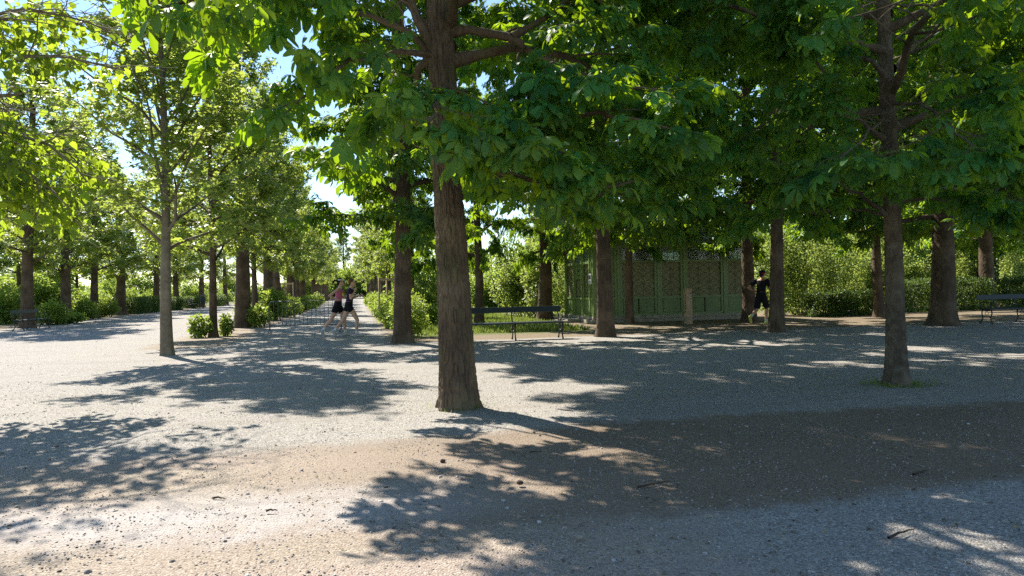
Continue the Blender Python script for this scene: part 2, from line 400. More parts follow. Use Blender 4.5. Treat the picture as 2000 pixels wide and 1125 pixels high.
# ------------------------------------------------------------------ foliage templates (leaf along +Y, upper side +Z, length about 1)
def leaflet(L, ang, wid, droop, fine):
    """one obovate leaflet from the origin"""
    if fine:
        P = [(0, 0.02), (-wid * .45, .40), (0, .42), (wid * .45, .40), (-wid, .72), (0, .74), (wid, .72), (-wid * .55, .93), (wid * .55, .93), (0, 1.0)]
        F = [(0, 2, 1), (0, 3, 2), (1, 2, 5), (1, 5, 4), (2, 3, 6), (2, 6, 5), (4, 5, 7), (5, 6, 8), (5, 9, 7), (5, 8, 9)]
        lift = [0, .05, 0, .05, .05, 0, .05, .0, .0, -.03]
    else:
        P = [(0, 0.02), (-wid, .68), (wid, .68), (0, 1.0)]
        F = [(0, 3, 1), (0, 2, 3)]
        lift = [0, .05, .05, -.03]
    P = np.array(P) * L; ca, sa = math.cos(ang), math.sin(ang)
    z = np.array(lift) * L - droop * P[:, 1] ** 2 / L
    return np.stack([P[:, 0] * ca + P[:, 1] * sa, -P[:, 0] * sa + P[:, 1] * ca, z], -1), np.array(F)
def join(parts):
    V, F, o = [], [], 0
    for v, f in parts: V.append(v); F.append(f + o); o += len(v)
    return np.vstack(V), np.vstack(F)
def petiole(L):
    return np.array([[-.012, -L, .02], [.012, -L, .02], [.012, 0, 0], [-.012, 0, 0]]), np.array([[0, 1, 2], [0, 2, 3]])
def chestnut_leaf(rg, fine, n=None):
    n = n or int(rg.integers(5, 8))
    A = np.linspace(-1.75, 1.75, n) + rg.normal(0, .1, n)
    parts = [leaflet(1 - .17 * abs(a) ** 1.3 + rg.normal(0, .04), a, .23, .28 + rg.random() * .5, fine) for a in A]
    if fine: parts.append(petiole(.55))
    return join(parts)
def heart_leaf(rg):
    P = np.array([(0, 0, 0), (-.28, -.06, .03), (-.5, .2, .06), (-.42, .55, .04), (0, 1.05, -.1), (.42, .55, .04), (.5, .2, .06), (.28, -.06, .03), (0, .42, 0)], float)
    P[:, 2] -= rg.random() * .25 * P[:, 1] ** 2
    F = np.array([(8, 0, 1), (8, 1, 2), (8, 2, 3), (8, 3, 4), (8, 4, 5), (8, 5, 6), (8, 6, 7), (8, 7, 0)])[:, ::-1]
    V2, F2 = petiole(.6)
    return join([(P, F), (V2, F2)])
def lobed_leaf(rg):
    """small maple-like leaf, six faces"""
    A = [-2.0, -1.15, -.55, 0, .55, 1.15, 2.0]; r = [.55, .85, .45, 1.0, .45, .85, .55]
    P = [(0, 0, 0)] + [(math.sin(a) * x, math.cos(a) * x, -.15 * x * x - rg.random() * .1) for a, x in zip(A, r)]
    return np.array(P), np.array([(0, i + 1, i) for i in range(1, 7)])
def simple_leaf(rg):
    P = np.array([(0, 0, 0), (-.36, .5, .08), (.36, .5, .08), (0, 1, -.1 - .2 * rg.random())]); return P, np.array([(0, 3, 1), (0, 2, 3)])

def leaf_frames(pos, axis, rg, tilt=0.35):
    """rotation matrices: column1 = leaf axis, column2 = normal near up"""
    n = len(pos)
    d = axis / (np.linalg.norm(axis, axis=1, keepdims=True) + 1e-9)
    up = np.tile([0, 0, 1.0], (n, 1)) + rg.normal(0, tilt, (n, 3))
    x = np.cross(d, up); x /= (np.linalg.norm(x, axis=1, keepdims=True) + 1e-9)
    z = np.cross(x, d)
    return np.stack([x, d, z], -1)
def scatter(name, pos, Rm, size, templates, mat, rg, var=None):
    Vs, Fs, As, o = [], [], [], 0
    pick = rg.integers(0, len(templates), len(pos))
    var = rg.random(len(pos)) if var is None else var
    for t, (tv, tf) in enumerate(templates):
        ix = np.where(pick == t)[0]
        if len(ix) == 0: continue
        V = np.einsum('nij,vj->nvi', Rm[ix], tv) * size[ix, None, None] + pos[ix, None, :]
        F = tf[None] + (np.arange(len(ix)) * len(tv))[:, None, None] + o
        Vs.append(V.reshape(-1, 3)); Fs.append(F.reshape(-1, 3)); As.append(np.repeat(var[ix], len(tv))); o += len(ix) * len(tv)
    return np_mesh(name, np.vstack(Vs), np.vstack(Fs), mat, attr={'var': np.concatenate(As)})

# ------------------------------------------------------------------ trees
def unit(v): return v / (np.linalg.norm(v) + 1e-9)
def grow(rg, start, d, L, n, trop=0.0, wander=0.12):
    """a wandering polyline; trop > 0 bends up, < 0 droops"""
    P = [np.array(start, float)]; d = unit(np.array(d, float)); st = L / n
    for i in range(n):
        d = unit(d + rg.normal(0, wander, 3) + np.array([0, 0, trop * st]))
        P.append(P[-1] + d * st)
    return np.array(P)
def at_t(P, t):
    f = t * (len(P) - 1); i = min(int(f), len(P) - 2); w = f - i
    return P[i] * (1 - w) + P[i + 1] * w, unit(P[i + 1] - P[i])

class Tree:
    """skeleton of limbs, branches and twigs with leaf anchors at the twig ends"""
    def __init__(s, seed, H, envelope, limbs, leaf_kind, leaf_size, whorl=5, along=0.3, jit=0.03, d2=2.6, d3=3.0, l2=(0.42, 0.25), l3=0.5, droop=-0.10, extra=(), trop1=0.0, r_trunk=0.2, zbase=2.5, spread=0.9, tdrop=-0.45, skip=None, azs=None, el0=8.0):
        rg = s.rg = np.random.default_rng(seed); s.limbs = []; s.anch_p = []; s.anch_d = []
        s.H = H; s.leaf_kind = leaf_kind; s.leaf_size = leaf_size; s.whorl = whorl; s.tdrop = tdrop
        specs = []
        for i in range(limbs):
            u = (i + 0.5 * rg.random()) / limbs; z = zbase + (H - 0.6 - zbase) * u ** 1.15
            az = i * 2.39996 + rg.normal(0, .25); L = envelope(u) * (0.85 + 0.3 * rg.random()) * (azs(az) if azs else 1.0)
            el = math.radians(el0 + (70 - el0) * u ** 1.3 + rg.normal(0, 8))
            if skip is not None and skip(z, az % (2 * math.pi)): continue
            specs.append((np.array([0, 0, z]), np.array([math.cos(az) * math.cos(el), math.sin(az) * math.cos(el), math.sin(el)]), L, max(0.018, r_trunk * (1 - u) * 0.33 + 0.022), None))
        for e in extra: specs.append(e)
        for st, d, L, r, path in specs:
            ts = TubeSet()
            P = grow(rg, st, d, L, 9, trop1 + droop * 0.35, 0.10) if path is None else np.array(path, float)
            if path is not None:
                L = float(np.linalg.norm(np.diff(P, axis=0), axis=1).sum())
                # resample with a little wander so that the limb is not made of straight rods
                t = np.linspace(0, 1, 14); seg = np.concatenate([[0], np.cumsum(np.linalg.norm(np.diff(P, axis=0), axis=1))]) / L
                P = np.stack([np.interp(t, seg, P[:, k]) for k in range(3)], -1); P[1:-1] = (P[:-2] + 2 * P[1:-1] + P[2:]) / 4
                P[1:] += rg.normal(0, 0.018, P[1:].shape)
            rr = np.linspace(r, max(0.008, r * 0.25), len(P)); rr[0] *= 1.5; ts.add(P, rr, 8 if r > .04 else 6)
            n2 = max(3, int(L * d2))
            for j in range(n2):
                t = 0.18 + 0.8 * (j + rg.random() * .8) / n2
                p0, tan = at_t(P, t)
                side = unit(np.cross(tan, [0, 0, 1.0])) * (1 if j % 2 else -1)
                d2v = unit(tan * 0.75 + side * spread + rg.normal(0, .25, 3) + np.array([0, 0, .12]))
                L2 = max(0.35, L * (l2[0] - l2[1] * t) * (0.7 + 0.6 * rg.random())); L2 = min(L2, 2.2)
                P2 = grow(rg, p0, d2v, L2, 5, droop, 0.14)
                r2 = max(0.006, r * 0.38 * (1 - .5 * t)); ts.add(P2, np.linspace(r2, r2 * .4, 6), 4)
                n3 = max(2, int(L2 * d3))
                for k in range(n3):
                    t3 = 0.2 + 0.78 * (k + rg.random()) / n3
                    q0, tan2 = at_t(P2, t3)
                    s2 = unit(np.cross(tan2, [0, 0, 1.0])) * (1 if k % 2 else -1)
                    d3v = unit(tan2 * .8 + s2 * .8 + rg.normal(0, .3, 3))
                    P3 = grow(rg, q0, d3v, l3 * (.6 + .8 * rg.random()), 3, droop * 1.5, .16)
                    ts.add(P3, np.linspace(max(.004, r2 * .4), .003, 4), 3)
                    s.anchor(P3[-1], unit(P3[-1] - P3[-2]))
                s.anchor(P2[-1], unit(P2[-1] - P2[-2]))
            s.anchor(P[-1], unit(P[-1] - P[-2]))
            s.limbs.append(ts)
        s.P0 = np.array(s.anch_p); s.D0 = np.array(s.anch_d)
        # whorls of leaves round every twig end
        n = len(s.P0); w = whorl
        ang = rg.random((n, 1)) * 6.283 + np.arange(w)[None] * 6.283 / w + rg.normal(0, .3, (n, w))
        rad = np.stack([np.cos(ang), np.sin(ang), np.zeros_like(ang)], -1)
        ax = rad * 1.0 + s.D0[:, None, :] * 0.8 + np.array([0, 0, tdrop]) + rg.normal(0, .22, (n, w, 3))
        ax /= np.linalg.norm(ax, axis=-1, keepdims=True)
        sz = leaf_size * (0.5 + 0.7 * rg.random((n, w)))
        pos = s.P0[:, None, :] + ax * sz[..., None] * .5 + rg.normal(0, jit, (n, w, 3)) - s.D0[:, None, :] * rg.random((n, w, 1)) * along
        s.lp = pos.reshape(-1, 3); s.la = ax.reshape(-1, 3); s.ls = sz.reshape(-1)
        s.lR = leaf_frames(s.lp, s.la, rg)
        s.lv = np.clip(np.repeat(rg.random(n), w) * .6 + rg.random(n * w) * .4, 0, 1)
    def anchor(s, p, d): s.anch_p.append(p); s.anch_d.append(d)
    def filter(s, keep):
        s.lp = s.lp[keep]; s.la = s.la[keep]; s.ls = s.ls[keep]; s.lR = s.lR[keep]; s.lv = s.lv[keep]

def trunk_mesh(name, r, H, mat, flare=1.35, bark=0.012, cells=26, fine_to=5.0, dz=0.02, n=72, seed=0, lean=(0, 0), wob=0.03, zlen=0.13, r_top=0.25, burl=None):
    rg = np.random.default_rng(seed)
    zs = np.concatenate([np.linspace(-0.12, fine_to, int((fine_to + .12) / dz)), np.linspace(fine_to, H, max(6, int((H - fine_to) / .3)))[1:]]) if H > fine_to else np.linspace(-.12, H, int(H / dz))
    th = np.arange(n) * 2 * np.pi / n
    Z, T = np.meshgrid(zs, th, indexing='ij')
    prof = r * (1 - (1 - r_top) * np.clip(Z, 0, None) / H) * (1 + (flare - 1) * np.exp(-np.clip(Z, 0, None) / 0.22)) + r * .12 * np.exp(-np.clip(Z, 0, None) / .9)
    k = cells
    wx = T / (2 * np.pi) * k; wy = Z / zlen
    wv = (vnoise(wx * .5, wy * .35, seed + 1, k // 2) - .5) * 1.6
    a = vnoise(wx + wv, wy, seed + 2, k); ridge = 1 - np.abs(2 * a - 1); b_ = vnoise(wx * 2 + wv, wy * 1.8, seed + 3, 2 * k)
    h = np.clip(np.abs(2 * a - 1) * 3.2, 0, 1) * .6 + np.clip(np.abs(2 * b_ - 1) * 2.5, 0, 1) * .3 + .15 * vnoise(wx * 4, wy * 4, seed + 6, 4 * k)
    lob = 1 + .06 * np.sin(T * 3 + seed) + .05 * np.sin(T * 5 + seed * 2 + Z) * np.exp(-np.clip(Z, 0, None) / .5) + .13 * np.clip(np.sin(T * 5 + seed * 1.7 + .6 * np.sin(T * 2)), -.3, 1) * np.exp(-np.clip(Z, 0, None) / .16) + .05 * (vnoise(T / (2 * np.pi) * 6, Z * 1.3, seed + 4, 6) - .5)
    rad = prof * lob - bark * (1 - h)
    if burl is not None:
        bz, ba, bs, bh = burl
        da = np.abs((T - ba + np.pi) % (2 * np.pi) - np.pi) * r
        rad = rad + bh * np.exp(-((Z - bz) ** 2 + da ** 2) / bs ** 2)
    cx = lean[0] * Z + wob * np.sin(Z * .9 + seed); cy_ = lean[1] * Z + wob * np.sin(Z * .7 + 2 * seed)
    cx -= wob * np.sin(seed); cy_ -= wob * np.sin(2 * seed)
    V = np.stack([cx + np.cos(T) * rad, cy_ + np.sin(T) * rad, Z], -1).reshape(-1, 3)
    m = len(zs); i = np.arange(m - 1)[:, None] * n; j = np.arange(n)[None]; j2 = (j + 1) % n
    F = np.stack([i + j, i + j2, i + n + j2, i + n + j], -1).reshape(-1, 4)
    return np_mesh(name, V, F, mat, smooth=True)

rgT = np.random.default_rng(11)
TPL = {
    'chestnut_fine': [chestnut_leaf(rgT, True) for _ in range(8)],
    'chestnut': [chestnut_leaf(rgT, False, 5) for _ in range(8)],
    'heart': [heart_leaf(rgT) for _ in range(6)],
    'lobed': [lobed_leaf(rgT) for _ in range(6)],
    'simple': [simple_leaf(rgT) for _ in range(6)],
}
def two_tone_crown(tree, zsplit, parent):
    hi = tree.lp[:, 2] > zsplit
    for sel, tpl in ((~hi, 'chestnut_fine'), (hi, 'chestnut')):
        mobj('crown', scatter('crown', tree.lp[sel], tree.lR[sel], tree.ls[sel], TPL[tpl], M['chestnut'], tree.rg, tree.lv[sel]), parent)
def leaf_objects(tree, root_loc, templates, mat, parent, count, rz=0.0, fov=(0.74, 0.44), dmax=14):
    """the leaves of this tree that show largest, as objects of their own; the rest stay in the crown"""
    loc = np.array(root_loc); ca, sa = math.cos(rz), math.sin(rz)
    wx = tree.lp[:, 0] * ca - tree.lp[:, 1] * sa + loc[0]; wy = tree.lp[:, 0] * sa + tree.lp[:, 1] * ca + loc[1]; wz = tree.lp[:, 2] + loc[2] - EYE
    inside = (wy > 1) & (np.abs(wx / np.maximum(wy, .1)) < fov[0]) & (np.abs(wz / np.maximum(wy, .1)) < fov[1])
    dist = np.where(inside, np.sqrt(wx ** 2 + wy ** 2 + wz ** 2) / tree.ls, 1e9)
    ix = np.argsort(dist)[:count]; ix = ix[dist[ix] < 1e8]
    rg = np.random.default_rng(5); data = []
    for t, (v, f) in enumerate(templates):
        for k in range(3):
            data.append(np_mesh('leaf', v, f, mat, attr={'var': np.full(len(v), (k + rg.random()) / 3)}))
    for i in ix:
        o = bpy.data.objects.new('leaf', data[int(rg.integers(0, len(data)))]); link(o, parent)
        Mx = Matrix(tree.lR[i].tolist()).to_4x4(); o.matrix_local = Matrix.Translation(tree.lp[i].tolist()) @ Mx @ Matrix.Scale(float(tree.ls[i]), 4)
    keep = np.ones(len(tree.lp), bool); keep[ix] = False; tree.filter(keep)

class Kind:
    """a tree species built once; placed trees share its meshes"""
    def __init__(s, tree, trunk_args, leaf_tpl, leaf_mat_, bark, limb_join=True):
        if 'chestnut' in leaf_tpl and tree.H != 14.5: tree.filter((tree.lp[:, 2] < 5.2) | (np.random.default_rng(3).random(len(tree.lp)) > .34))
        tree.filter(tree.lp[:, 2] > (2.25 if 'chestnut' in leaf_tpl else 1.9))
        s.tree = tree; s.trunk = trunk_mesh('trunk', mat=bark, **trunk_args)
        s.crown = scatter('crown', tree.lp, tree.lR, tree.ls, TPL[leaf_tpl], leaf_mat_, tree.rg, tree.lv)
        s.limbs = [ts.mesh('limb', bark) for ts in tree.limbs]
        al = TubeSet()
        for ts in tree.limbs:
            for V, F in zip(ts.V, ts.F): al.V.append(V); al.F.append(F - F.min() + al.o); al.o += len(V)
        s.limb_all = al.mesh('limb', bark)
    def place(s, name, loc, label, cat='tree', group=None, rz=0.0, sc_=1.0, zs=1.0, limbs=True, lean=(0, 0), rs=1.0, xy=1.0):
        o = empty(name, loc, rz); o.scale = (sc_ * xy, sc_ * xy, sc_ * zs); rs = rs / xy
        if lean != (0, 0):
            o.rotation_euler = (lean[0], lean[1], rz)
        tag(o, label, cat, group)
        t = mobj('trunk', s.trunk, o); t.scale = (rs, rs, 1)
        mobj('crown', s.crown, o)
        if limbs:
            for l in s.limbs: mobj('limb', l, o)
        else: mobj('limb', s.limb_all, o)
        return o

def env(R0, peak, top):
    return lambda u: (R0 + (peak - R0) * min(1, u / .3)) if u < .3 else peak + (top - peak) * ((u - .3) / .7) ** 1.3

# ---- the big chestnut in the middle
MAIN = (-0.65, 8.2, 0)
def px_main(u, v, dd=0.0):      # working estimate of a limb point on the big chestnut, relative to its base
    d = 8.2 + dd
    return np.array([(u - 1000) / 1400 * d - MAIN[0], dd, EYE + (564 - v) / 1400 * d])
extra = [
    (None, None, 0, 0.06, [px_main(868, 130), px_main(845, 80, -.05), px_main(815, -10, -.1), px_main(770, -150, -.3), px_main(690, -330, -.5), px_main(600, -480, -.6)]),
    (None, None, 0, 0.055, [px_main(890, 62), px_main(960, 58, -.1), px_main(1020, 82, -.2), px_main(1075, 120, -.4), px_main(1130, 150, -.6), px_main(1230, 175, -1.0), px_main(1340, 190, -1.3)]),
    (None, None, 0, 0.04, [px_main(1010, 75, -.2), px_main(1060, 50, -.1), px_main(1110, 10, .2), px_main(1200, -60, .5), px_main(1330, -160, .9)]),
    (None, None, 0, 0.045, [px_main(890, 205), px_main(980, 212, -.4), px_main(1080, 222, -.8), px_main(1200, 235, -1.3), px_main(1330, 270, -1.7)]),
    (None, None, 0, 0.04, [px_main(880, 250), px_main(960, 280, .4), px_main(1060, 310, .9), px_main(1200, 320, 1.5), px_main(1330, 350, 2.2)]),
    (None, None, 0, 0.04, [px_main(870, 100), px_main(770, 95, -.4), px_main(690, 120, -.9), px_main(600, 175, -1.3), px_main(560, 225, -1.5)]),
    (None, None, 0, 0.035, [px_main(870, 230), px_main(800, 240, .5), px_main(720, 270, 1.0), px_main(650, 330, 1.4)]),
    (None, None, 0, 0.035, [px_main(885, 180), px_main(880, 170, -.8), px_main(860, 200, -1.6), px_main(840, 260, -2.3)]),
    (None, None, 0, 0.045, [px_main(868, 110), px_main(790, 50, -.1), px_main(690, 10, -.3), px_main(580, 0, -.6), px_main(480, 40, -.9)]),
    (None, None, 0, 0.04, [px_main(868, 60), px_main(760, -40, .3), px_main(640, -70, .7), px_main(520, -60, 1.0), px_main(430, -20, 1.3)]),
    (None, None, 0, 0.04, [px_main(868, -20), px_main(760, -80, -.8), px_main(620, -70, -1.7), px_main(470, -30, -2.5), px_main(330, 10, -3.0)]),
    (None, None, 0, 0.035, [px_main(890, 330), px_main(980, 345, .3), px_main(1080, 360, .8), px_main(1180, 380, 1.3), px_main(1290, 395, 1.8)]),
    (None, None, 0, 0.035, [px_main(890, 300), px_main(960, 330, -.5), px_main(1050, 360, -1.0), px_main(1140, 370, -1.3), px_main(1240, 360, -1.6)]),
    (None, None, 0, 0.035, [px_main(885, 215), px_main(930, 230, -.7), px_main(1010, 260, -1.5), px_main(1110, 300, -2.1)]),
]
main_tree = Tree(21, 13.0, env(3.2, 5.7, 2.0), 30, 'chestnut', 0.185, whorl=10, along=.4, d2=2.9, d3=3.2, droop=-0.16, extra=extra, r_trunk=0.13, zbase=3.9, l3=0.42, azs=lambda a: 1.0 - .32 * max(0.0, -math.cos(a)) - .1 * max(0.0, -math.sin(a)))
def main_clear(t):
    x, y, z = t.lp[:, 0], t.lp[:, 1], t.lp[:, 2]
    # keep the bole itself open as the gardeners do: no leaves close in front of it below the first limbs
    front = (y < 0.3) & (np.abs(x) < 0.5 + .1 * np.abs(y))
    bad = (front & ((z < 2.45) | (z > 3.55))) | (z < 2.05) | ((x > 1.1) & (z < 2.3 + .1 * np.sin(x * 4 + y * 3))) | ((x < -.75) & (z < 2.95 + .12 * np.sin(x * 5))) | ((x < -.35) & (z < 2.3))
    t.filter(~bad)
main_clear(main_tree)
main_tree.filter((main_tree.lp[:, 2] < 5.6) | (np.random.default_rng(3).random(len(main_tree.lp)) > .5))
root = empty('chestnut_tree', MAIN)
tag(root, 'big chestnut tree with thick furrowed trunk in the middle of the gravel', 'tree')
mobj('trunk', trunk_mesh('trunk', 0.200, 12.2, M['bark_main'], flare=1.16, bark=0.036, cells=34, dz=0.011, n=300, seed=7, lean=(-0.022, 0.0), wob=.012, zlen=.15, r_top=.3), root)
for ts in main_tree.limbs: mobj('limb', ts.mesh('limb', M['bark_main']), root)
leaf_objects(main_tree, MAIN, TPL['chestnut_fine'], M['chestnut'], root, 300)
two_tone_crown(main_tree, 5.0, root)

# ---- the slimmer chestnut at right
RT = (4.92, 9.2, 0)
def px_r(u, v, dd=0.0):
    d = 9.2 + dd
    return np.array([(u - 1000) / 1400 * d - RT[0], dd, EYE + (546 - v) / 1400 * d])
extra = [
    (None, None, 0, 0.034, [px_r(1735, 145), px_r(1705, 115, -.1), px_r(1650, 100, -.2), px_r(1590, 85, -.4), px_r(1500, 40, -.6)]),
    (None, None, 0, 0.034, [px_r(1735, 270), px_r(1690, 240, -.1), px_r(1650, 180, -.2), px_r(1600, 110, -.3), px_r(1540, 70, -.3)]),
    (None, None, 0, 0.026, [px_r(1735, 420), px_r(1690, 385, -.2), px_r(1620, 340, -.4), px_r(1520, 330, -.6)]),
    (None, None, 0, 0.026, [px_r(1745, 300), px_r(1830, 290, -.6), px_r(1930, 320, -1.2), px_r(2050, 350, -1.5)]),
    (None, None, 0, 0.026, [px_r(1745, 200), px_r(1800, 200, -1.0), px_r(1870, 250, -1.9), px_r(1930, 310, -2.5)]),
    (None, None, 0, 0.026, [px_r(1745, 230), px_r(1730, 235, -1.0), px_r(1690, 270, -1.8), px_r(1640, 320, -2.4)]),
    (None, None, 0, 0.022, [px_r(1740, 420), px_r(1660, 400, .4), px_r(1560, 405, .9), px_r(1450, 420, 1.3)]),
    (None, None, 0, 0.022, [px_r(1745, 400), px_r(1830, 385, -.3), px_r(1920, 400, -.6), px_r(2020, 420, -.8)]),
    (None, None, 0, 0.026, [px_r(1745, 360), px_r(1850, 370, .6), px_r(1950, 390, 1.4), px_r(2080, 400, 1.8)]),
]
right_tree = Tree(34, 12.5, env(3.2, 5.4, 2.0), 28, 'chestnut', 0.168, whorl=10, along=.4, d2=2.9, d3=3.4, droop=-0.15, extra=extra, r_trunk=0.09, zbase=3.3, l3=0.42)
x, y, z = right_tree.lp.T
right_tree.filter((right_tree.lp[:, 2] < 5.8) | (np.random.default_rng(3).random(len(right_tree.lp)) > .55)); x, y, z = right_tree.lp.T
al = -(x * RT[0] + y * RT[1]) / math.hypot(RT[0], RT[1]); ac = (x * RT[1] - y * RT[0]) / math.hypot(RT[0], RT[1])
right_tree.filter(~(((al > -.2) & (np.abs(ac) < .34) & ((z + .07 * al < 2.15) | (z > 3.0 - .16 * al))) | (z < 2.0)))
root = empty('chestnut_tree', RT)
tag(root, 'slim chestnut tree with grey pitted trunk at the right edge of the gravel', 'tree')
mobj('trunk', trunk_mesh('trunk', 0.120, 11.2, M['bark_right'], flare=1.3, bark=0.012, cells=22, dz=0.02, n=110, seed=12, lean=(-0.012, 0.0), wob=.015, zlen=.09, r_top=.25), root)
for ts in right_tree.limbs: mobj('limb', ts.mesh('limb', M['bark_right']), root)
leaf_objects(right_tree, RT, TPL['chestnut_fine'], M['chestnut'], root, 300)
two_tone_crown(right_tree, 5.4, root)

# ---- the linden whose branches reach in from the left
LT = (-7.3, 7.9, 0)
linden = Tree(55, 9.0, env(1.4, 2.0, 1.0), 14, 'linden', 0.105, whorl=9, along=.4, jit=.05, d2=5.2, d3=6.5, droop=-0.22, r_trunk=0.16, zbase=2.6, l3=0.40, tdrop=-1.0,
              extra=[(None, None, 0, .04, [(0, 0, 3.1), (.9, .5, 3.4), (1.6, .9, 3.3), (2.0, 1.1, 2.8)]),
                     (None, None, 0, .04, [(0, 0, 3.7), (1.0, .7, 4.2), (1.8, 1.2, 4.4), (2.3, 1.5, 4.3)]),
                     (None, None, 0, .035, [(0, 0, 2.7), (.7, .5, 2.95), (1.3, .9, 2.85), (1.6, 1.2, 2.5)]),
                     (None, None, 0, .035, [(0, 0, 3.4), (.7, .9, 3.6), (1.2, 1.5, 3.5), (1.5, 1.9, 3.1)]),
                     (None, None, 0, .035, [(0, 0, 3.0), (.9, .3, 3.1), (1.6, .6, 2.9), (1.9, .8, 2.5)]),
                     (None, None, 0, .035, [(0, 0, 2.6), (.8, .8, 2.75), (1.3, 1.5, 2.55), (1.45, 1.8, 2.3)]),
                     (None, None, 0, .035, [(0, 0, 4.0), (1.0, .3, 4.6), (1.8, .7, 4.8), (2.4, .9, 4.6)]),
                     (None, None, 0, .035, [(0, 0, 4.2), (.9, 1.2, 4.9), (1.5, 1.9, 5.1), (1.9, 2.4, 4.8)])])
x, y, z = linden.lp.T; r_ = np.random.default_rng(9).random(len(x))
linden.filter(~((x > 1.75 - .12 * np.sin(z * 6)) | ((x > .6) & (z > 3.5 + .1 * np.sin(x * 7)) & (z < 3.95)) | ((z > 3.9) & (r_ < .45)) | ((z < 3.6) & (r_ < .15)) | (z < 2.2)))
root = empty('linden_tree', LT)
tag(root, 'linden tree whose round-leaved branches hang in at the upper left edge', 'tree')
mobj('trunk', trunk_mesh('trunk', 0.16, 9.2, M['bark_young'], seed=5, n=40, dz=.06, bark=.006), root)
for ts in linden.limbs: mobj('limb', ts.mesh('limb', M['bark_young']), root)
leaf_objects(linden, LT, TPL['heart'], M['linden'], root, 300)
mobj('crown', scatter('crown', linden.lp, linden.lR, linden.ls, TPL['heart'], M['linden'], linden.rg, linden.lv), root)

# ---- the kinds that stand in rows
K_chA = Kind(Tree(61, 15.0, env(3.0, 4.7, 2.0), 32, 'chestnut', 0.21, whorl=12, along=.5, jit=.05, d2=2.8, d3=3.0, droop=-0.14, r_trunk=0.17, zbase=3.0),
             dict(r=0.22, H=14.6, n=48, dz=.04, cells=22, bark=.02, seed=3, flare=1.3), 'chestnut', M['chestnut_far'], M['bark_far'])
K_chB = Kind(Tree(62, 13.8, env(2.8, 4.4, 1.9), 29, 'chestnut', 0.21, whorl=12, along=.5, jit=.05, d2=2.8, d3=3.0, droop=-0.16, r_trunk=0.15, zbase=2.95),
             dict(r=0.20, H=13.4, n=48, dz=.04, cells=20, bark=.016, seed=9, flare=1.25), 'chestnut', M['chestnut_far'], M['bark_far'])
K_top = Kind(Tree(71, 14.5, lambda u: 2.1 if u < .42 else 2.1 + 3.2 * min(1, (u - .42) / .12) - 2.2 * max(0, u - .6) / .4, 44, 'chestnut', 0.22, whorl=12, along=.6, jit=.06, d2=2.9, d3=3.3, droop=-0.14, r_trunk=0.17, zbase=3.0),
             dict(r=0.22, H=14.2, n=60, dz=.03, cells=24, bark=.022, seed=23, flare=1.25), 'chestnut', M['chestnut_far'], M['bark_far'])
K_young = Kind(Tree(63, 9.2, env(2.0, 3.1, 1.0), 26, 'maple', 0.12, whorl=20, along=.5, jit=.07, d2=2.9, d3=3.0, droop=0.02, r_trunk=0.07, zbase=2.3, el0=34, trop1=0.16, l3=0.45, tdrop=-.5),
               dict(r=0.125, H=9.0, n=40, dz=.04, cells=16, bark=.005, seed=4, flare=1.15), 'lobed', M['maple'], M['bark_young'])
K_mapA = Kind(Tree(64, 12.0, env(3.0, 4.0, 1.4), 26, 'maple', 0.16, whorl=20, along=.6, jit=.10, d2=2.7, d3=2.8, droop=-0.05, r_trunk=0.10, el0=24, zbase=2.8, l3=.5, tdrop=-.5),
              dict(r=0.27, H=11.7, n=40, dz=.06, cells=22, bark=.022, seed=14, flare=1.3), 'lobed', M['maple'], M['bark_far'])
K_mapB = Kind(Tree(65, 11.0, env(2.6, 3.6, 1.3), 24, 'maple', 0.16, whorl=22, along=.6, jit=.10, d2=2.7, d3=2.8, droop=-0.05, r_trunk=0.09, el0=24, zbase=2.4, l3=.5, tdrop=-.5),
              dict(r=0.24, H=10.7, n=40, dz=.06, cells=20, bark=.02, seed=17, flare=1.3), 'lobed', M['maple'], M['bark_far'])
K_shade = K_chA

# second row of chestnuts, across the gravel
G2 = 'chestnut trees along the far edge of the gravel'
def ch(kind, x, y, label, r, h=1.0, rz=0.0, group=G2, name='chestnut_tree', xy=1.0):
    base = 0.20 if kind is K_chB else 0.22
    return kind.place(name, (x, y, 0), label, group=group, rz=rz, sc_=h, rs=r / (base * h), xy=xy)
ch(K_top, -2.81, 18.3, 'stout chestnut tree just right of the two running women', 0.225, 1.0, 0.6)
ch(K_chB, 2.47, 19.2, 'chestnut tree standing before the left corner of the green kiosk', 0.215, 1.0, 2.1)
ch(K_chB, 7.2, 19.6, 'chestnut tree half hiding the running man', 0.19, 1.02, 4.0)
t6 = ch(K_chA, 12.6, 21.0, 'dark thick chestnut tree with a burl near the right bench', 0.33, 1.05, 2.9)
ch(K_chB, 4.1, 25.1, 'thin tree close in front of the green kiosk wall', 0.135, 0.95, 5.1)
ch(K_chA, 8.15, 24.6, 'dark trunked tree at the right end of the green kiosk', 0.22, 1.0, 1.2)
ch(K_chB, 13.5, 26.4, 'sunlit trunk standing before the leafy hedge at right', 0.18, 1.0, 0.3)
ch(K_chB, -1.25, 26.8, 'straight tree on the lawn behind the middle bench', 0.17, 0.85, 3.3, xy=.45)
ch(K_chA, 20.6, 31.0, 'tree behind the right bench with sun on its bark', 0.30, 1.05, 0.9)
ch(K_chB, 22.0, 33.5, 'tree right behind the sunlit one at the right edge', 0.24, 1.05, 2.2)
ch(K_chA, 10.5, 10.7, 'chestnut tree whose leaves come in at the right edge', 0.2, 0.98, 5.4)
ch(K_chB, 17.9, 22.3, 'chestnut tree beyond the right edge shading the far gravel', 0.22, 1.05, 1.7)
t11 = ch(K_chB, 1.3, 29.5, 'old tree with a thick arching branch left of the kiosk', 0.30, .8, 4.4, xy=.45)

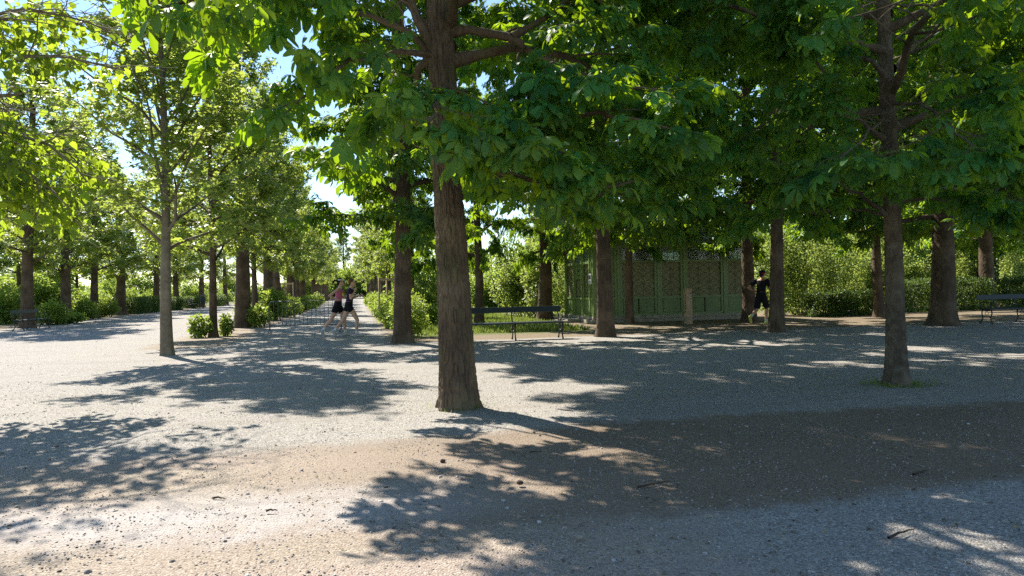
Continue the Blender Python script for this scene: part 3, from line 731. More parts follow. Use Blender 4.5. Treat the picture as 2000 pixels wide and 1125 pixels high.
burl = trunk_mesh('burl', 0.12, 0.5, M['bark_far'], flare=1.0, bark=.015, cells=14, fine_to=.5, dz=.02, n=36, seed=8, r_top=.35)
bo = mobj('burl', burl, t6); bo.rotation_euler = (0, 0, -2.9); bo.location = (-0.12, -0.24, 0.25); bo.scale = (1.35, 1.35, 1.0)
arch = TubeSet(); arch.add([(0, 0, 2.0), (.05, -.1, 2.45), (.25, -.3, 2.85), (.7, -.5, 3.05), (1.4, -.7, 3.1), (2.1, -.8, 3.35)], [.17, .15, .14, .13, .12, .1], 10)
ao = mobj('limb', arch.mesh('limb', M['bark_far']), t11); ao.scale = (1.8, 1.8, 1.1); ao.rotation_euler = (0, 0, -4.4)

# left row of the alley, from the young tree into the distance
GA = 'trees along the left side of the alley'
def rowA(kind, q, r, h, label, rz, lean=(0, 0), p=-4.4, limbs=True, name='maple_tree', group=GA, xy=1.0):
    base = {id(K_young): .125, id(K_mapA): .27, id(K_mapB): .24, id(K_chA): .22, id(K_chB): .20}[id(kind)]
    return kind.place(name, W(p, q), label, group=group, rz=rz, sc_=h, rs=r / (base * h), limbs=limbs, lean=lean, xy=xy)
rowA(K_young, 17.45, 0.125, 1.0, 'young slender tree with smooth trunk standing alone on the sunny gravel', 0.4, p=-4.15)
rowA(K_mapB, 24.2, 0.12, 0.95, 'thin crooked tree rising from a small shrub left of the barrier', 1.0, xy=.85)
rowA(K_mapA, 30.2, 0.30, 1.08, 'thick furrowed tree with leaf sprouts at its foot left of the barrier', 2.4, xy=.66)
rowA(K_mapB, 33.8, 0.13, 0.9, 'thin straight tree directly left of the barrier post', 3.9, p=-4.35, xy=.55)
rowA(K_mapA, 37.8, 0.27, .95, 'ivy-footed tree right behind the barrier end post', 5.0, p=-4.2, xy=.6)
rowA(K_mapA, 42.0, 0.27, .88, 'leaning tree above the left part of the barrier', 0.9, lean=(0, -0.10), p=-4.1, xy=.6)
rowA(K_mapB, 47.0, 0.30, .88, 'leaning tree behind the staked sapling', 3.0, lean=(0, -0.06), p=-4.0, xy=.62)
words = ['first', 'second', 'third', 'fourth', 'fifth', 'sixth', 'seventh', 'eighth', 'ninth', 'tenth', 'eleventh', 'twelfth', 'thirteenth', 'fourteenth']
rg = np.random.default_rng(2)
for k, q in enumerate([52, 57.5, 63, 69, 75, 82, 90, 99, 109, 120]):
    rowA(K_mapA if k % 2 else K_mapB, q, .26, .84, 'small distant tree in the left alley row, %s beyond the staked sapling' % words[k], k * 1.3, p=-4.3 + rg.normal(0, .15), limbs=False, xy=.75)
GR = 'trees along the right side of the alley'
for k, q in enumerate([28.6, 36.5, 44, 51, 58, 66, 75, 85, 97, 110]):
    (K_chB if k < 1 else (K_mapA if k % 2 else K_mapB)).place('alley_tree', W(2.1 + rg.normal(0, .12), q), 'tree in the right alley row, %s behind the stout chestnut' % words[k], group=GR, rz=k * 1.9, sc_=.9 if k > 3 else .72, limbs=False, xy=.72 if k > 3 else .55)
# rows beyond the broad gravel walk at left
GB = 'trees along the far side of the broad gravel walk'
for k, (u, d, r, lean, h, lab) in enumerate([
        (52, 32.5, .27, (0, .05), 1.0, 'tall straight trunk directly behind the left bench'),
        (128, 39, .27, (0.0, .13), 1.0, 'leaning trunk right of the left bench'),
        (183, 46, .24, (0, -.02), .95, 'tree with a side branch between the hedges at left'),
        (236, 52, .36, (0, .0), .95, 'thick tree between two clipped hedges left of the young tree'),
        (303, 60, .27, (0, -.05), 1.0, 'slightly leaning tree just left of the young tree trunk'),
        (345, 67, .28, (0, 0), 1.0, 'tree just right of the young tree trunk, across the walk'),
        (393, 76, .3, (0, .03), 1.0, 'tree behind the far bench and bin'),
        (440, 90, .3, (0, 0), 1.0, 'distant tree across the walk, left of the thick furrowed tree')]):
    kd = K_mapB if k % 2 else K_mapA
    kd.place('maple_tree', ((u - 1000) / 1400 * d, d, 0), lab, group=GB, rz=k * 2.2, sc_=h, rs=r / ((.24 if k % 2 else .27) * h), lean=lean, limbs=k < 5, xy=.95)
GC = 'trees in the wood at far left'
for k, (u, d) in enumerate([(-60, 40), (38, 47), (150, 66), (330, 88), (80, 80)]):
    (K_mapA if k % 2 else K_mapB).place('wood_tree', ((u - 1000) / 1400 * d, d, 0), ['slender tree in the wood beyond the left edge of the picture', 'slender tree in the wood directly behind the left bench', 'slender tree in the wood behind the leaning trunk', 'slender tree far back beside the young tree trunk', 'slender tree deepest in the wood above the left bench'][k], group=GC, rz=k * 1.1, sc_=.85 + .1 * (k % 3), rs=.6, limbs=False)
GD = 'tall trees closing the view far behind'
far = [(-95 + 19 * k + 6 * rg.normal(), 128 + 10 * rg.normal()) for k in range(16)] + [(4 + 9 * k, 58 + 3 * rg.normal()) for k in range(8)] + [(9 + 9 * k, 70 + 5 * rg.normal()) for k in range(8)] + [(25 + 6 * k, 44 + 2 * rg.normal()) for k in range(3)]
for k, (x, y) in enumerate(far):
    if abs(x - (-.2195 * y)) < 6 and 60 < y < 150: y = 175
    (K_chA, K_mapB, K_mapA)[k % 3].place('background_tree', (x, y, 0), 'tall tree in the green mass closing the view behind the park', group=GD, rz=k * 1.7, sc_=1.05 + .2 * rg.random(), limbs=False)

# ------------------------------------------------------------------ shrubs and hedges
class Bush:
    def __init__(s, seed, dims, n, size, mat, shape='round', stems=7, tpl='simple', fill=0.55, lump=0.18):
        rg = np.random.default_rng(seed); a, b, h = dims
        u = rg.normal(size=(n, 3)); u /= np.linalg.norm(u, axis=1, keepdims=True)
        if shape == 'round':
            rr = fill + (1 - fill) * rg.random(n) ** .6
            lumps = 1 + lump * np.sin(u[:, 0] * 5 + seed) * np.sin(u[:, 1] * 5 + 2 * seed) + lump * .8 * np.sin(u[:, 2] * 7 + u[:, 0] * 4)
            pos = u * rr[:, None] * lumps[:, None] * np.array([a / 2, b / 2, h / 2]) + np.array([0, 0, h * .5])
            nrm = u
        else:
            m = np.max(np.abs(u), axis=1, keepdims=True); cube = u / m
            rr = fill + (1 - fill) * rg.random((n, 1)) ** .5
            pos = cube * rr * np.array([a / 2, b / 2, h / 2]) + np.array([0, 0, h / 2])
            amp = np.array([min(.14, a * lump * .3), min(.14, b * lump * .6), min(.2, h * lump * .3)])
            pos += amp * np.stack([np.sin(pos[:, 2] * 4 + pos[:, 1] * 3), np.sin(pos[:, 0] * 3.1 + seed) * np.sin(pos[:, 2] * 2.7), np.sin(pos[:, 0] * 4.3 + pos[:, 1] * 2)], -1)
            nrm = u
        pos[:, 2] = np.maximum(pos[:, 2], .03)
        ax = nrm + rg.normal(0, .55, (n, 3)) + np.array([0, 0, -.25])
        pos += rg.normal(0, .02, (n, 3))
        Rm = leaf_frames(pos, ax, rg, .6)
        s.leaves = scatter('foliage', pos, Rm, size * (.6 + .8 * rg.random(n)), TPL[tpl], mat, rg, np.clip(.5 * (vnoise(pos[:, 0] * 3 + 50, pos[:, 2] * 3 + 50, seed)) + .5 * rg.random(n), 0, 1))
        ts = TubeSet()
        for k in range(stems):
            st = np.array([(rg.random() - .5) * a * .6, (rg.random() - .5) * b * .5, -.03])
            P = grow(rg, st, (rg.normal(0, .25), rg.normal(0, .25), 1), h * .85, 5, .1, .12); ts.add(P, np.linspace(.018, .006, 6), 5)
        s.stems = ts.mesh('stem', M['twig'])
    def place(s, name, loc, label, cat, group=None, rz=0.0, sc_=(1, 1, 1)):
        o = empty(name, loc, rz); o.scale = sc_; tag(o, label, cat, group)
        mobj('foliage', s.leaves, o); mobj('stem', s.stems, o); return o
B_round = Bush(1, (1.3, 1.0, 1.0), 2300, .085, M['shrub'], fill=.3)
B_low = Bush(2, (1.5, 1.0, .7), 2200, .08, M['shrub'], fill=.3)
B_hedge = Bush(3, (2.4, .8, .95), 6500, .07, M['hedge_dark'], 'box')
B_tall = Bush(4, (2.6, .5, 3.3), 5000, .105, M['vine'], 'box', stems=9, fill=.2, lump=.9)
B_tall2 = Bush(8, (2.2, .8, 2.9), 4800, .11, M['vine'], 'round', stems=7, fill=.15, lump=.3)
B_loose = Bush(5, (2.0, 1.8, 2.3), 5000, .10, M['shrub'], stems=12, fill=.3, lump=.3)
B_sprout = Bush(6, (.6, .5, .75), 700, .10, M['shrub'], stems=5, fill=.2)
B_bright = Bush(7, (3.2, 1.6, 1.7), 5500, .12, M['shrub'], stems=12, fill=.2, lump=.25)

def up(u, d): return ((u - 1000) / 1400 * d, d, 0)
G = 'clipped bushes along the right side of the alley'
for k, q in enumerate([20.8, 23.4, 25.8, 28, 30.4, 33, 36, 39, 43, 47, 52, 58, 65, 73]):
    (B_round if k % 2 else B_loose if k == 0 else B_low).place('bush', W(1.55 + .12 * math.sin(k * 2), q), 'leafy bush edging the alley at right, %s from the stout chestnut' % words[k], 'bush', G, k * 1.3, (.5, .6, .5) if k == 0 else (1, 1, 1.15))
G = 'small bushes between the left alley trees'
for p_, q_, b, sc_, lab in [(-4.75, 24.0, B_sprout, (1.05, 1.0, .95), 'small bright bush at the left foot of the thin crooked tree'),
                          (-4.05, 24.5, B_sprout, (.8, .8, .9), 'small bush at the right foot of the thin crooked tree'),
                          (-3.75, 30.0, B_sprout, (1.3, 1.2, 1.15), 'green sprouts at the foot of the thick furrowed tree'),
                          (-3.9, 37.0, B_sprout, (1.8, 1.6, 2.0), 'leafy shoots climbing the ivy-footed tree'),
                          (-3.55, 41.0, B_round, (1.0, 1, 1.2), 'bush seen through the left half of the barrier'),
                          (-4.9, 36, B_loose, (.7, .7, .75), 'pale bush left of the ivy-footed tree'),
                          (-3.6, 46, B_low, (1, 1, 1.2), 'bush at the foot of the staked sapling'),
                          (-3.6, 51, B_round, (1, 1, 1), 'bush beyond the staked sapling, first along the bed'),
                          (-3.6, 56, B_round, (1.2, 1, 1), 'bush beyond the staked sapling, second along the bed'),
                          (-3.6, 62, B_low, (1.2, 1.2, 1.4), 'bush beyond the staked sapling, third along the bed'),
                          (-3.6, 69, B_round, (1.3, 1.2, 1.2), 'bush beyond the staked sapling, fourth along the bed')]:
    b.place('bush', W(p_, q_), lab, 'bush', G, p_ * 7 + q_, sc_)
G = 'clipped hedges across the broad gravel walk'
for u, d, b, sc_, lab in [(100, 35.5, B_round, (1.5, 1.4, 1.15), 'rounded bush at the right end of the left bench'),
                        (135, 37, B_low, (1.2, 1.2, .8), 'low bush at the foot of the leaning trunk'),
                        (168, 43, B_round, (1.1, 1.1, 1.2), 'bush just left of the tree with a side branch'),
                        (205, 47, B_round, (1.2, 1.2, 1.3), 'bush just right of the tree with a side branch'),
                        (262, 54, B_hedge, (1, 1.2, 1.25), 'clipped hedge right of the thick tree at left, nearer half'),
                        (290, 57, B_hedge, (1, 1.2, 1.25), 'clipped hedge right of the thick tree at left, farther half'),
                        (338, 63, B_hedge, (1, 1.2, 1.2), 'clipped hedge right of the young tree trunk'),
                        (372, 72, B_hedge, (1, 1.2, 1.2), 'clipped hedge behind the far bench'),
                        (425, 80, B_hedge, (1.2, 1.2, 1.3), 'clipped hedge right of the far bin')]:
    b.place('hedge' if b is B_hedge else 'bush', up(u, d), lab, 'hedge' if b is B_hedge else 'bush', G, ANG + 1.45 if b is B_hedge else u, sc_)
G = 'bright sunlit bushes behind the left row'
for k, (u, d) in enumerate([(-20, 38), (20, 42), (80, 45), (130, 50), (185, 56), (230, 62), (285, 68), (330, 78), (380, 90), (430, 105), (-60, 46), (60, 60), (160, 75)]):
    B_bright.place('bush', up(u, d), 'bright yellow-green bush behind the left row, %s in from the walk' % words[k], 'bush', G, k * 2.1, (1.2, 1.2, 1.0 + .15 * (k % 3)))
G = 'tall sunlit thickets in the wood at far left'
for k, (u, d) in enumerate([(-40, 56), (30, 64), (95, 72), (150, 82), (215, 90), (270, 100), (330, 112), (390, 122), (450, 130), (500, 138), (560, 140), (-90, 70), (20, 90), (120, 110), (760, 120), (840, 100), (620, 150)]):
    B_bright.place('thicket', up(u, d), 'tall pale-green thicket filling the gaps between the distant trunks' if k > 4 else 'tall pale thicket in the left wood, %s from the left edge' % words[k], 'bush', G, k * 1.4, (2.4, 1.8, 1.7 + .5 * (k % 3)))
for k, (p_, q_) in enumerate([(-7, 128), (-4, 134), (-1, 138), (2, 135), (5, 130)]):
    B_bright.place('thicket', W(p_, q_), 'pale leafy thicket closing the far end of the alley, %s from the left' % words[k], 'bush', 'thickets at the end of the alley', k * 2.3, (1.8, 2.2, 3.4))
for k, (p_, q_) in enumerate([(-8, 140), (-2, 146), (4, 142)]):
    K_mapB.place('background_tree', W(p_, q_), 'tree rising behind the far end of the alley, %s from the left' % words[k], 'tree', 'trees at the end of the alley', rz=k * 2.0, sc_=1.2, limbs=False)
# behind the bench and round the kiosk
G = 'leafy screens round the kiosk'
for u, d, b, sc_, rz, lab in [
        (1010, 33, B_tall2, (1.0, 1, 1.0), .3, 'loose sunlit leafy screen behind the right half of the middle bench'),
        (1045, 31, B_tall2, (.9, 1, 1.05), 1.7, 'leafy screen between middle bench and kiosk'),
        (1092, 34, B_tall, (.9, 1, 1.05), ANG, 'tall sunlit vine wall touching the left side of the kiosk'),
        (1525, 29.5, B_tall, (.9, 1, 1.0), ANG, 'tall leafy screen behind the running man'),
        (1575, 30, B_tall, (.95, 1, 1.03), ANG, 'tall leafy screen right of the running man'),
        (1640, 30.8, B_tall, (.95, 1, .95), ANG, 'tall leafy screen left of the sunlit trunk'),
        (1700, 32.5, B_tall2, (1, 1, .95), .5, 'loose leafy screen behind the sunlit trunk'),
        (1775, 32, B_tall2, (1, 1, .85), 2.5, 'loose leafy screen left of the dark thick chestnut'),
        (1880, 34, B_tall2, (1.3, 1, .9), 1.2, 'loose leafy screen right of the dark thick chestnut'),
        (1975, 36, B_tall2, (1.3, 1, 1.0), 4.2, 'loose leafy screen above the right bench'),
        (2050, 38, B_tall2, (1.3, 1, 1.1), 3.2, 'loose leafy screen at the far right edge')]:
    b.place('leafy_screen', up(u, d), lab, 'hedge', G, rz, sc_)
for k, (u, d) in enumerate([(1490, 42), (1560, 44), (1630, 41), (1700, 45), (1770, 42), (1850, 46), (1930, 43), (2010, 46), (1010, 52), (1080, 50), (1140, 48), (930, 58), (860, 62)]):
    B_bright.place('thicket', up(u, d), 'sunlit thicket behind the leafy screens, %s counted along the lawn' % words[k], 'bush', 'sunlit thickets behind the kiosk lawn', k * 1.9, (1.5, 1.2, 2.2 + .35 * (k % 3)))
G = 'low hedges at right'
for u, d, lab in [(1620, 27.6, 'low dark hedge before the leafy screens, left piece'), (1665, 28.2, 'low dark hedge before the leafy screens, right piece'),
                  (1790, 30, 'low hedge just left of the dark thick chestnut'), (1890, 30.5, 'low hedge between dark thick chestnut and right bench'), (1990, 31.5, 'low hedge behind the right bench')]:
    B_hedge.place('hedge', up(u, d), lab, 'hedge', G, ANG, (.85, 1, 1.0 if u < 1700 else 1.35))
G = 'bushes on the lawn behind the stout chestnut'
for k, (u, d, b, s_, lab) in enumerate([(828, 34, B_loose, 1.1, 'grey-green bush just left of the big chestnut trunk'), (842, 27, B_sprout, 1.0, 'small young shrub on the lawn beside the big chestnut trunk'),
                               (812, 29, B_sprout, .9, 'small young shrub on the lawn beside the stout chestnut'), (870, 38, B_loose, 1.3, 'bush on the lawn behind the big chestnut trunk'),
                               (960, 44, B_bright, 1.3, 'sunny bush in the distance beside the straight tree'), (905, 50, B_bright, 1.5, 'sunny bush far behind the big chestnut trunk'),
                               (990, 46, B_bright, 1.4, 'sunny bush far behind the middle bench'), (800, 46, B_bright, 1.2, 'sunny bush far behind the stout chestnut'), (1060, 42, B_bright, 1.4, 'sunny bush far left of the kiosk')]):
    b.place('bush', up(u, d), lab, 'bush', G, k * 1.7, (s_, s_, s_))

# grass on the lawn, and tufts at the right chestnut
def grass(name, pts, h, label):
    rg = np.random.default_rng(8); n = len(pts)
    ax = rg.normal(0, .45, (n, 3)); ax[:, 2] = 1
    T = [(np.array([(-.07, 0, 0), (.07, 0, 0), (.03, .55, .05), (0, 1, .25)]), np.array([(0, 1, 2), (0, 2, 3)]))]
    d = ax / np.linalg.norm(ax, axis=1, keepdims=True); x = np.cross(d, rg.normal(size=(n, 3))); x /= np.linalg.norm(x, axis=1, keepdims=True)
    Rm = np.stack([x, d, np.cross(x, d)], -1)
    o = mobj(name, scatter(name, pts, Rm, h * (.5 + rg.random(n)), T, M['grass'], rg)); tag(o, label, 'grass', kind='stuff')
rg = np.random.default_rng(4)
pq = np.stack([1.9 + 5.2 * rg.random(26000), 21.2 + 22 * rg.random(26000) ** 1.2], -1)
xy = pq[:, :1] * BV + pq[:, 1:] * AV
grass('grass', np.column_stack([xy, np.zeros(len(xy))]), .14, 'yellow-green grass of the lawn behind the middle bench')
th = rg.random(260) * 6.283; rr = .2 + .28 * rg.random(260) ** 1.5
grass('grass', np.column_stack([RT[0] + np.cos(th) * rr, RT[1] + np.sin(th) * rr * .8, np.zeros(260)]), .06, 'sparse green weeds round the foot of the slim right chestnut')

# ------------------------------------------------------------------ kiosk
def kiosk():
    o = empty('green_kiosk', (2.97, 26.0, 0), ANG)
    tag(o, 'green painted panelled pavilion with lattice windows and stone plinth under the trees', 'kiosk')
    LX, LY = 6.13, 3.5
    g, tr = M['kiosk'], M['kiosk_trim']
    MB().box((LX / 2, LY / 2, .06), (LX + .36, LY + .36, .12), bev=.015).build('plinth', M['stone'], o)
    MB().box((LX / 2, LY / 2, .18), (LX + .16, LY + .16, .12), bev=.015).build('plinth', M['stone'], o)
    fb = [0, .945, 2.51, 3.55, 5.19, LX]
    sb = [0, .40, 1.31, 2.28, LY]
    def wall(edges, to, rotm, kinds, part):
        """edges along the face; to(s, depth, z) -> local point; depth > 0 is outwards"""
        def bx(mb, s0, s1, d0, d1, z0, z1, m=0):
            p = [to(s, d, z) for s in (s0, s1) for d in (d0, d1) for z in (z0, z1)]
            mb.add(p, [(0, 1, 3, 2), (4, 6, 7, 5), (0, 4, 5, 1), (2, 3, 7, 6), (0, 2, 6, 4), (1, 5, 7, 3)], m)
        for s in edges:
            w = .05
            a = MB(); bx(a, s - w, s + w, -.06, .045, .24, 2.80); po = a.build('post', tr, o)
            b = MB(); bx(b, s - w - .015, s + w + .015, -.05, .06, .24, .36); bx(b, s - w - .012, s + w + .012, -.05, .058, 2.62, 2.68); b.build('post_moulding', tr, po)
        for (s0, s1), kd in zip(zip(edges[:-1], edges[1:]), kinds):
            a, b = s0 + .05, s1 - .05
            # framing rails
            m = MB(); bx(m, a, b, -.04, .02, .24, .31); bx(m, a, b, -.04, .02, .86, .93); bx(m, a, b, -.04, .02, 2.19, 2.27); bx(m, a, b, -.04, .02, 2.72, 2.80)
            st = .10 if kd != 'door' else .05
            bx(m, a, a + st, -.038, .017, .31, 2.72); bx(m, b - st, b, -.038, .017, .31, 2.72); m.build('frame', tr, o)
            ia, ib = a + st, b - st
            if kd == 'plain':
                m = MB(); bx(m, ia, ib, -.05, -.02, .31, .86); m.build('panel', g, o)
                m = MB(); bx(m, ia, ib, -.05, -.02, .93, 2.19); m.build('panel', g, o)
                m = MB(); bx(m, ia, ib, -.05, -.02, 2.27, 2.72); m.build('panel', g, o); continue
            n = 2 if (ib - ia) > .9 else 1
            for k in range(n):
                x0 = ia + (ib - ia) * k / n + (.015 if k else 0); x1 = ia + (ib - ia) * (k + 1) / n - (.015 if k < n - 1 else 0)
                m = MB(); bx(m, x0 + .03, x1 - .03, -.05, -.005, .34, .83); bx(m, x0, x1, -.06, -.03, .31, .86); m.build('panel', g, o)
            z0, z1 = .93, 2.19
            if kd == 'door':
                m = MB(); bx(m, ia, ib, -.05, -.012, 1.62, 2.17); pn = m.build('sign_panel', tr, o)
                z1 = 1.6
                hd = MB(); hd.tube([to(ia + .06, .0, 1.12), to(ia + .06, .06, 1.12), to(ia + .17, .06, 1.12)], .012, 6); hd.build('door_handle', M['galv'], o)
                for tx, zz, hh in (('WC', 1.90, .17),):
                    cu = bpy.data.curves.new('lettering', 'FONT'); cu.body = tx; cu.size = hh; cu.align_x = 'CENTER'; cu.materials.append(M['ink']); cu.extrude = .002
                    tmp = bpy.data.objects.new('lettering', cu); col.objects.link(tmp)
                    lme = bpy.data.meshes.new_from_object(tmp.evaluated_get(bpy.context.evaluated_depsgraph_get())); bpy.data.objects.remove(tmp)
                    lo = mobj('lettering', lme, pn)
                    lo.matrix_local = Matrix.Translation(to((ia + ib) / 2, .0, zz)) @ rotm @ Matrix.Rotation(R(90), 4, 'X')
                m = MB(); bx(m, (ia + ib) / 2 - .1, (ia + ib) / 2 + .1, -.012, -.006, 1.76, 1.80); m.build('text_line', M['ink'], pn)
            m = MB(); bx(m, ia, ib, -.06, -.045, z0, z1); pn = m.build('lattice_window', M['kiosk_back'], o)
            m = MB(); rows = 5 if z1 > 2 else 3; colsn = 3 if (ib - ia) > 1.0 else 2 if (ib - ia) > .5 else 1
            for r_ in range(rows + 1):
                z = z0 + (z1 - z0) * r_ / rows; m.bar(to(ia, -.03, z), to(ib, -.03, z), .01, .012)
            for c_ in range(colsn + 1):
                s = ia + (ib - ia) * c_ / colsn; m.bar(to(s, -.028, z0), to(s, -.028, z1), .01, .01)
            for r_ in range(rows):
                for c_ in range(colsn):
                    sa, sb_ = ia + (ib - ia) * c_ / colsn, ia + (ib - ia) * (c_ + 1) / colsn; za, zb = z0 + (z1 - z0) * r_ / rows, z0 + (z1 - z0) * (r_ + 1) / rows
                    m.bar(to(sa, -.032, za), to(sb_, -.032, zb), .009, .009); m.bar(to(sa, -.034, zb), to(sb_, -.034, za), .009, .009)
            m.build('lattice', M['lattice'], pn)
            m = MB(); bx(m, ia, ib, -.05, -.042, 2.27, 2.72); pn = m.build('transom_window', M['glass'], o)
            m = MB()
            for c_ in range(1, 3): s = ia + (ib - ia) * c_ / 3; m.bar(to(s, -.035, 2.27), to(s, -.035, 2.72), .02, .02)
            m.bar(to(ia, -.033, 2.40), to(ib, -.033, 2.40), .02, .018); m.build('glazing_bar', tr, pn)
    wall(fb, lambda s, d, z: Vector((s, -d, z)), Matrix.Identity(4), ['plain', 'lat', 'lat', 'lat', 'lat'], 'front')
    wall([x for x in sb], lambda s, d, z: Vector((-d, s, z)), Matrix.Rotation(R(-90), 4, 'Z'), ['plain', 'lat', 'door', 'lat'], 'side')
    wall(fb, lambda s, d, z: Vector((s, LY + d, z)), Matrix.Rotation(R(180), 4, 'Z'), ['plain', 'lat', 'plain', 'lat', 'plain'], 'back')
    wall([0, 1.2, 2.3, LY], lambda s, d, z: Vector((LX + d, s, z)), Matrix.Rotation(R(90), 4, 'Z'), ['lat', 'plain', 'lat'], 'end')
    MB().box((LX / 2, LY / 2, .255), (LX - .1, LY - .1, .03)).build('inner_floor', M['stone'], o)
    MB().box((LX / 2, LY / 2, 2.84), (LX + .14, LY + .14, .08), bev=.02).box((LX / 2, LY / 2, 2.915), (LX + .44, LY + .44, .07), bev=.02).build('cornice', tr, o)
    MB().box((LX / 2, LY / 2, 2.98), (LX + .3, LY + .3, .06), bev=.01).build('roof', M['roof'], o)
    m = MB()
    for k in range(72): m.box((-.12 + (LX + .24) * k / 71, -.13, 3.035), (.03, .02, .06))
    for k in range(41): m.box((-.13, -.12 + (LY + .24) * k / 40, 3.035), (.02, .03, .06))
    m.build('roof_cresting', M['iron'], o)
    # raised glazed lantern
    x0, x1, y0, y1 = 1.0, LX - 1.0, .9, LY - .9
    m = MB()
    for k in range(6):
        x = x0 + (x1 - x0) * k / 5
        for yy in (y0, y1): m.box((x, yy, 3.29), (.06, .06, .54))
    for yy in (y0, y1): m.box(((x0 + x1) / 2, yy, 3.05), (x1 - x0, .05, .07))
    for xx in (x0, x1): m.box((xx, (y0 + y1) / 2, 3.29), (.05, y1 - y0 - .07, .5))
    lan = m.build('lantern', tr, o)
    for k in range(5):
        a, b = x0 + (x1 - x0) * k / 5 + .03, x0 + (x1 - x0) * (k + 1) / 5 - .03
        for yy in (y0, y1): MB().box(((a + b) / 2, yy, 3.32), (b - a, .012, .46)).build('pane', M['glass'], lan)
    MB().box(((x0 + x1) / 2, (y0 + y1) / 2, 3.60), (x1 - x0 + .4, y1 - y0 + .4, .08), bev=.02).build('lantern_roof', M['roof'], o)
    # stone steps before the door
    MB().box((-.42, 1.8, .06), (.45, 1.5, .12), bev=.015).box((-.72, 1.8, .03), (.3, 1.7, .07), bev=.01).build('door_step', M['stone'], o)
    n = MB().box((-.075, .2, 1.62), (.02, .30, .38)).build('notice', M['paper'], o)
    MB().box((-.088, .2, 1.69), (.006, .22, .14)).build('notice_picture', M['ink'], n)
    MB().box((-.09, .2, 1.53), (.004, .2, .02)).box((-.09, .2, 1.49), (.004, .2, .02)).build('text_line', M['ink'], n)
kiosk()

# ------------------------------------------------------------------ park benches
def bench(loc, rz, L, label):
    o = empty('park_bench', loc, rz); tag(o, label, 'bench', 'green park benches with cast-iron legs')
    w = M['bench_wood']
    # local: x along, -y is the front
    MB().box((0, .235, .775), (L, .026, .15), mat=Matrix.Rotation(R(-12), 3, 'X'), bev=.006).build('backrest_plank', w, o)
    for y, z, a in ((-.17, .425, 4), (-.03, .425, 0), (.10, .435, -6)):
        MB().box((0, y, z), (L, .115, .03), mat=Matrix.Rotation(R(-a), 3, 'X'), bev=.006).build('seat_plank', w, o)
    for x in (-L / 2 + .08, 0, L / 2 - .08):
        m = MB()
        m.tube([(x, -.20, .41), (x, -.215, .30), (x, -.17, .17), (x, -.20, .07), (x, -.245, 0)], [.02, .018, .016, .018, .024], 6)
        m.tube([(x, .12, .41), (x, .13, .30), (x, .10, .17), (x, .15, .07), (x, .20, 0)], [.02, .018, .016, .018, .024], 6)
        m.tube([(x, -.21, .405), (x, 0, .40), (x, .14, .415), (x, .19, .55), (x, .225, .70), (x, .265, .86)], [.018, .018, .02, .017, .015, .013], 6)
        m.tube([(x, -.18, .17), (x, -.09, .24), (x, -.035, .21), (x, .02, .24), (x, .11, .17)], .009, 5)
        m.tube([(x, -.035 + .055 * math.cos(t), .31 + .055 * math.sin(t)) for t in np.linspace(0, 6.28, 13)], .008, 5)
        m.build('leg_frame', M['iron'], o, True)
        if x != 0:
            a = MB(); a.tube([(x, .19, .60), (x, .08, .645), (x, -.06, .62), (x, -.16, .64), (x, -.21, .61), (x, -.20, .57), (x, -.17, .58)], [.013, .014, .013, .014, .015, .013, .01], 6)
            a.tube([(x, -.18, .60), (x, -.15, .52), (x, -.20, .42)], .011, 5)
            a.tube([(x, -.02 + .05 * math.cos(t), .52 + .06 * math.sin(t)) for t in np.linspace(0, 6.28, 11)], .007, 5); a.build('armrest', M['iron'], o, True)
    return o
bench((0.02, 18.75, 0), ANG, 2.7, 'dark green bench behind the big chestnut trunk, facing the gravel')
bench((-20.75, 30.9, 0), ANG - R(90) + R(180), 2.7, 'bluish-lit bench before the tall straight trunk at the left edge')
bench((15.25, 21.5, 0), ANG, 2.7, 'dark bench under the trees, cut by the right edge')
bench(up(375, 70), ANG + R(90), 2.7, 'small distant bench beside the bin across the broad walk')
def bin_():
    x, y, _ = up(396, 69.5); o = empty('litter_bin', (x, y, 0)); tag(o, 'dark litter bin on a post beside the distant bench', 'bin')
    MB().tube([(0, 0, .45), (0, 0, .5), (0, 0, 1.1), (0, 0, 1.12)], [.2, .25, .27, .25], 14).build('bin_body', M['bin'], o)
    MB().tube([(-.33, 0, -.05), (-.33, 0, 1.5)], .03, 8).build('post', M['iron'], o); MB().tube([(0, 0, 1.2), (0, 0, 1.32)], [.27, .2], 12).build('lid', M['galv'], o)
    MB().tube([(0, 0, 0), (0, 0, .5)], .05, 8).build('stand', M['iron'], o)
bin_()

# ------------------------------------------------------------------ barrier, marker post, sapling guards
def barrier():
    o = empty('crowd_barrier', (-8.05, 23.75, 0), R(2)); tag(o, 'grey steel crowd barrier across the alley behind the running women', 'barrier')
    L = 2.35; g = M['galv']; r = .02
    MB().tube([(0, 0, .08), (0, 0, .95), (.02, 0, 1.02), (.07, 0, 1.06), (.14, 0, 1.07), (L - .14, 0, 1.07), (L - .07, 0, 1.06), (L - .02, 0, 1.02), (L, 0, .95), (L, 0, .08)], r, 8).build('frame', g, o, True)
    MB().tube([(0, 0, .27), (L, 0, .27)], .018, 8).build('lower_rail', g, o, True)
    for k in range(1, 17): x = L * k / 17; MB().tube([(x, 0, .27), (x, 0, 1.06)], .009, 5).build('bar', g, o)
    for x in (0, L): MB().tube([(x + .07, -.12, .0), (x + .07, -.1, .06), (x, 0, .12), (x - .07, .1, .06), (x - .07, .12, 0)], .018, 7).build('foot', g, o, True)
barrier()
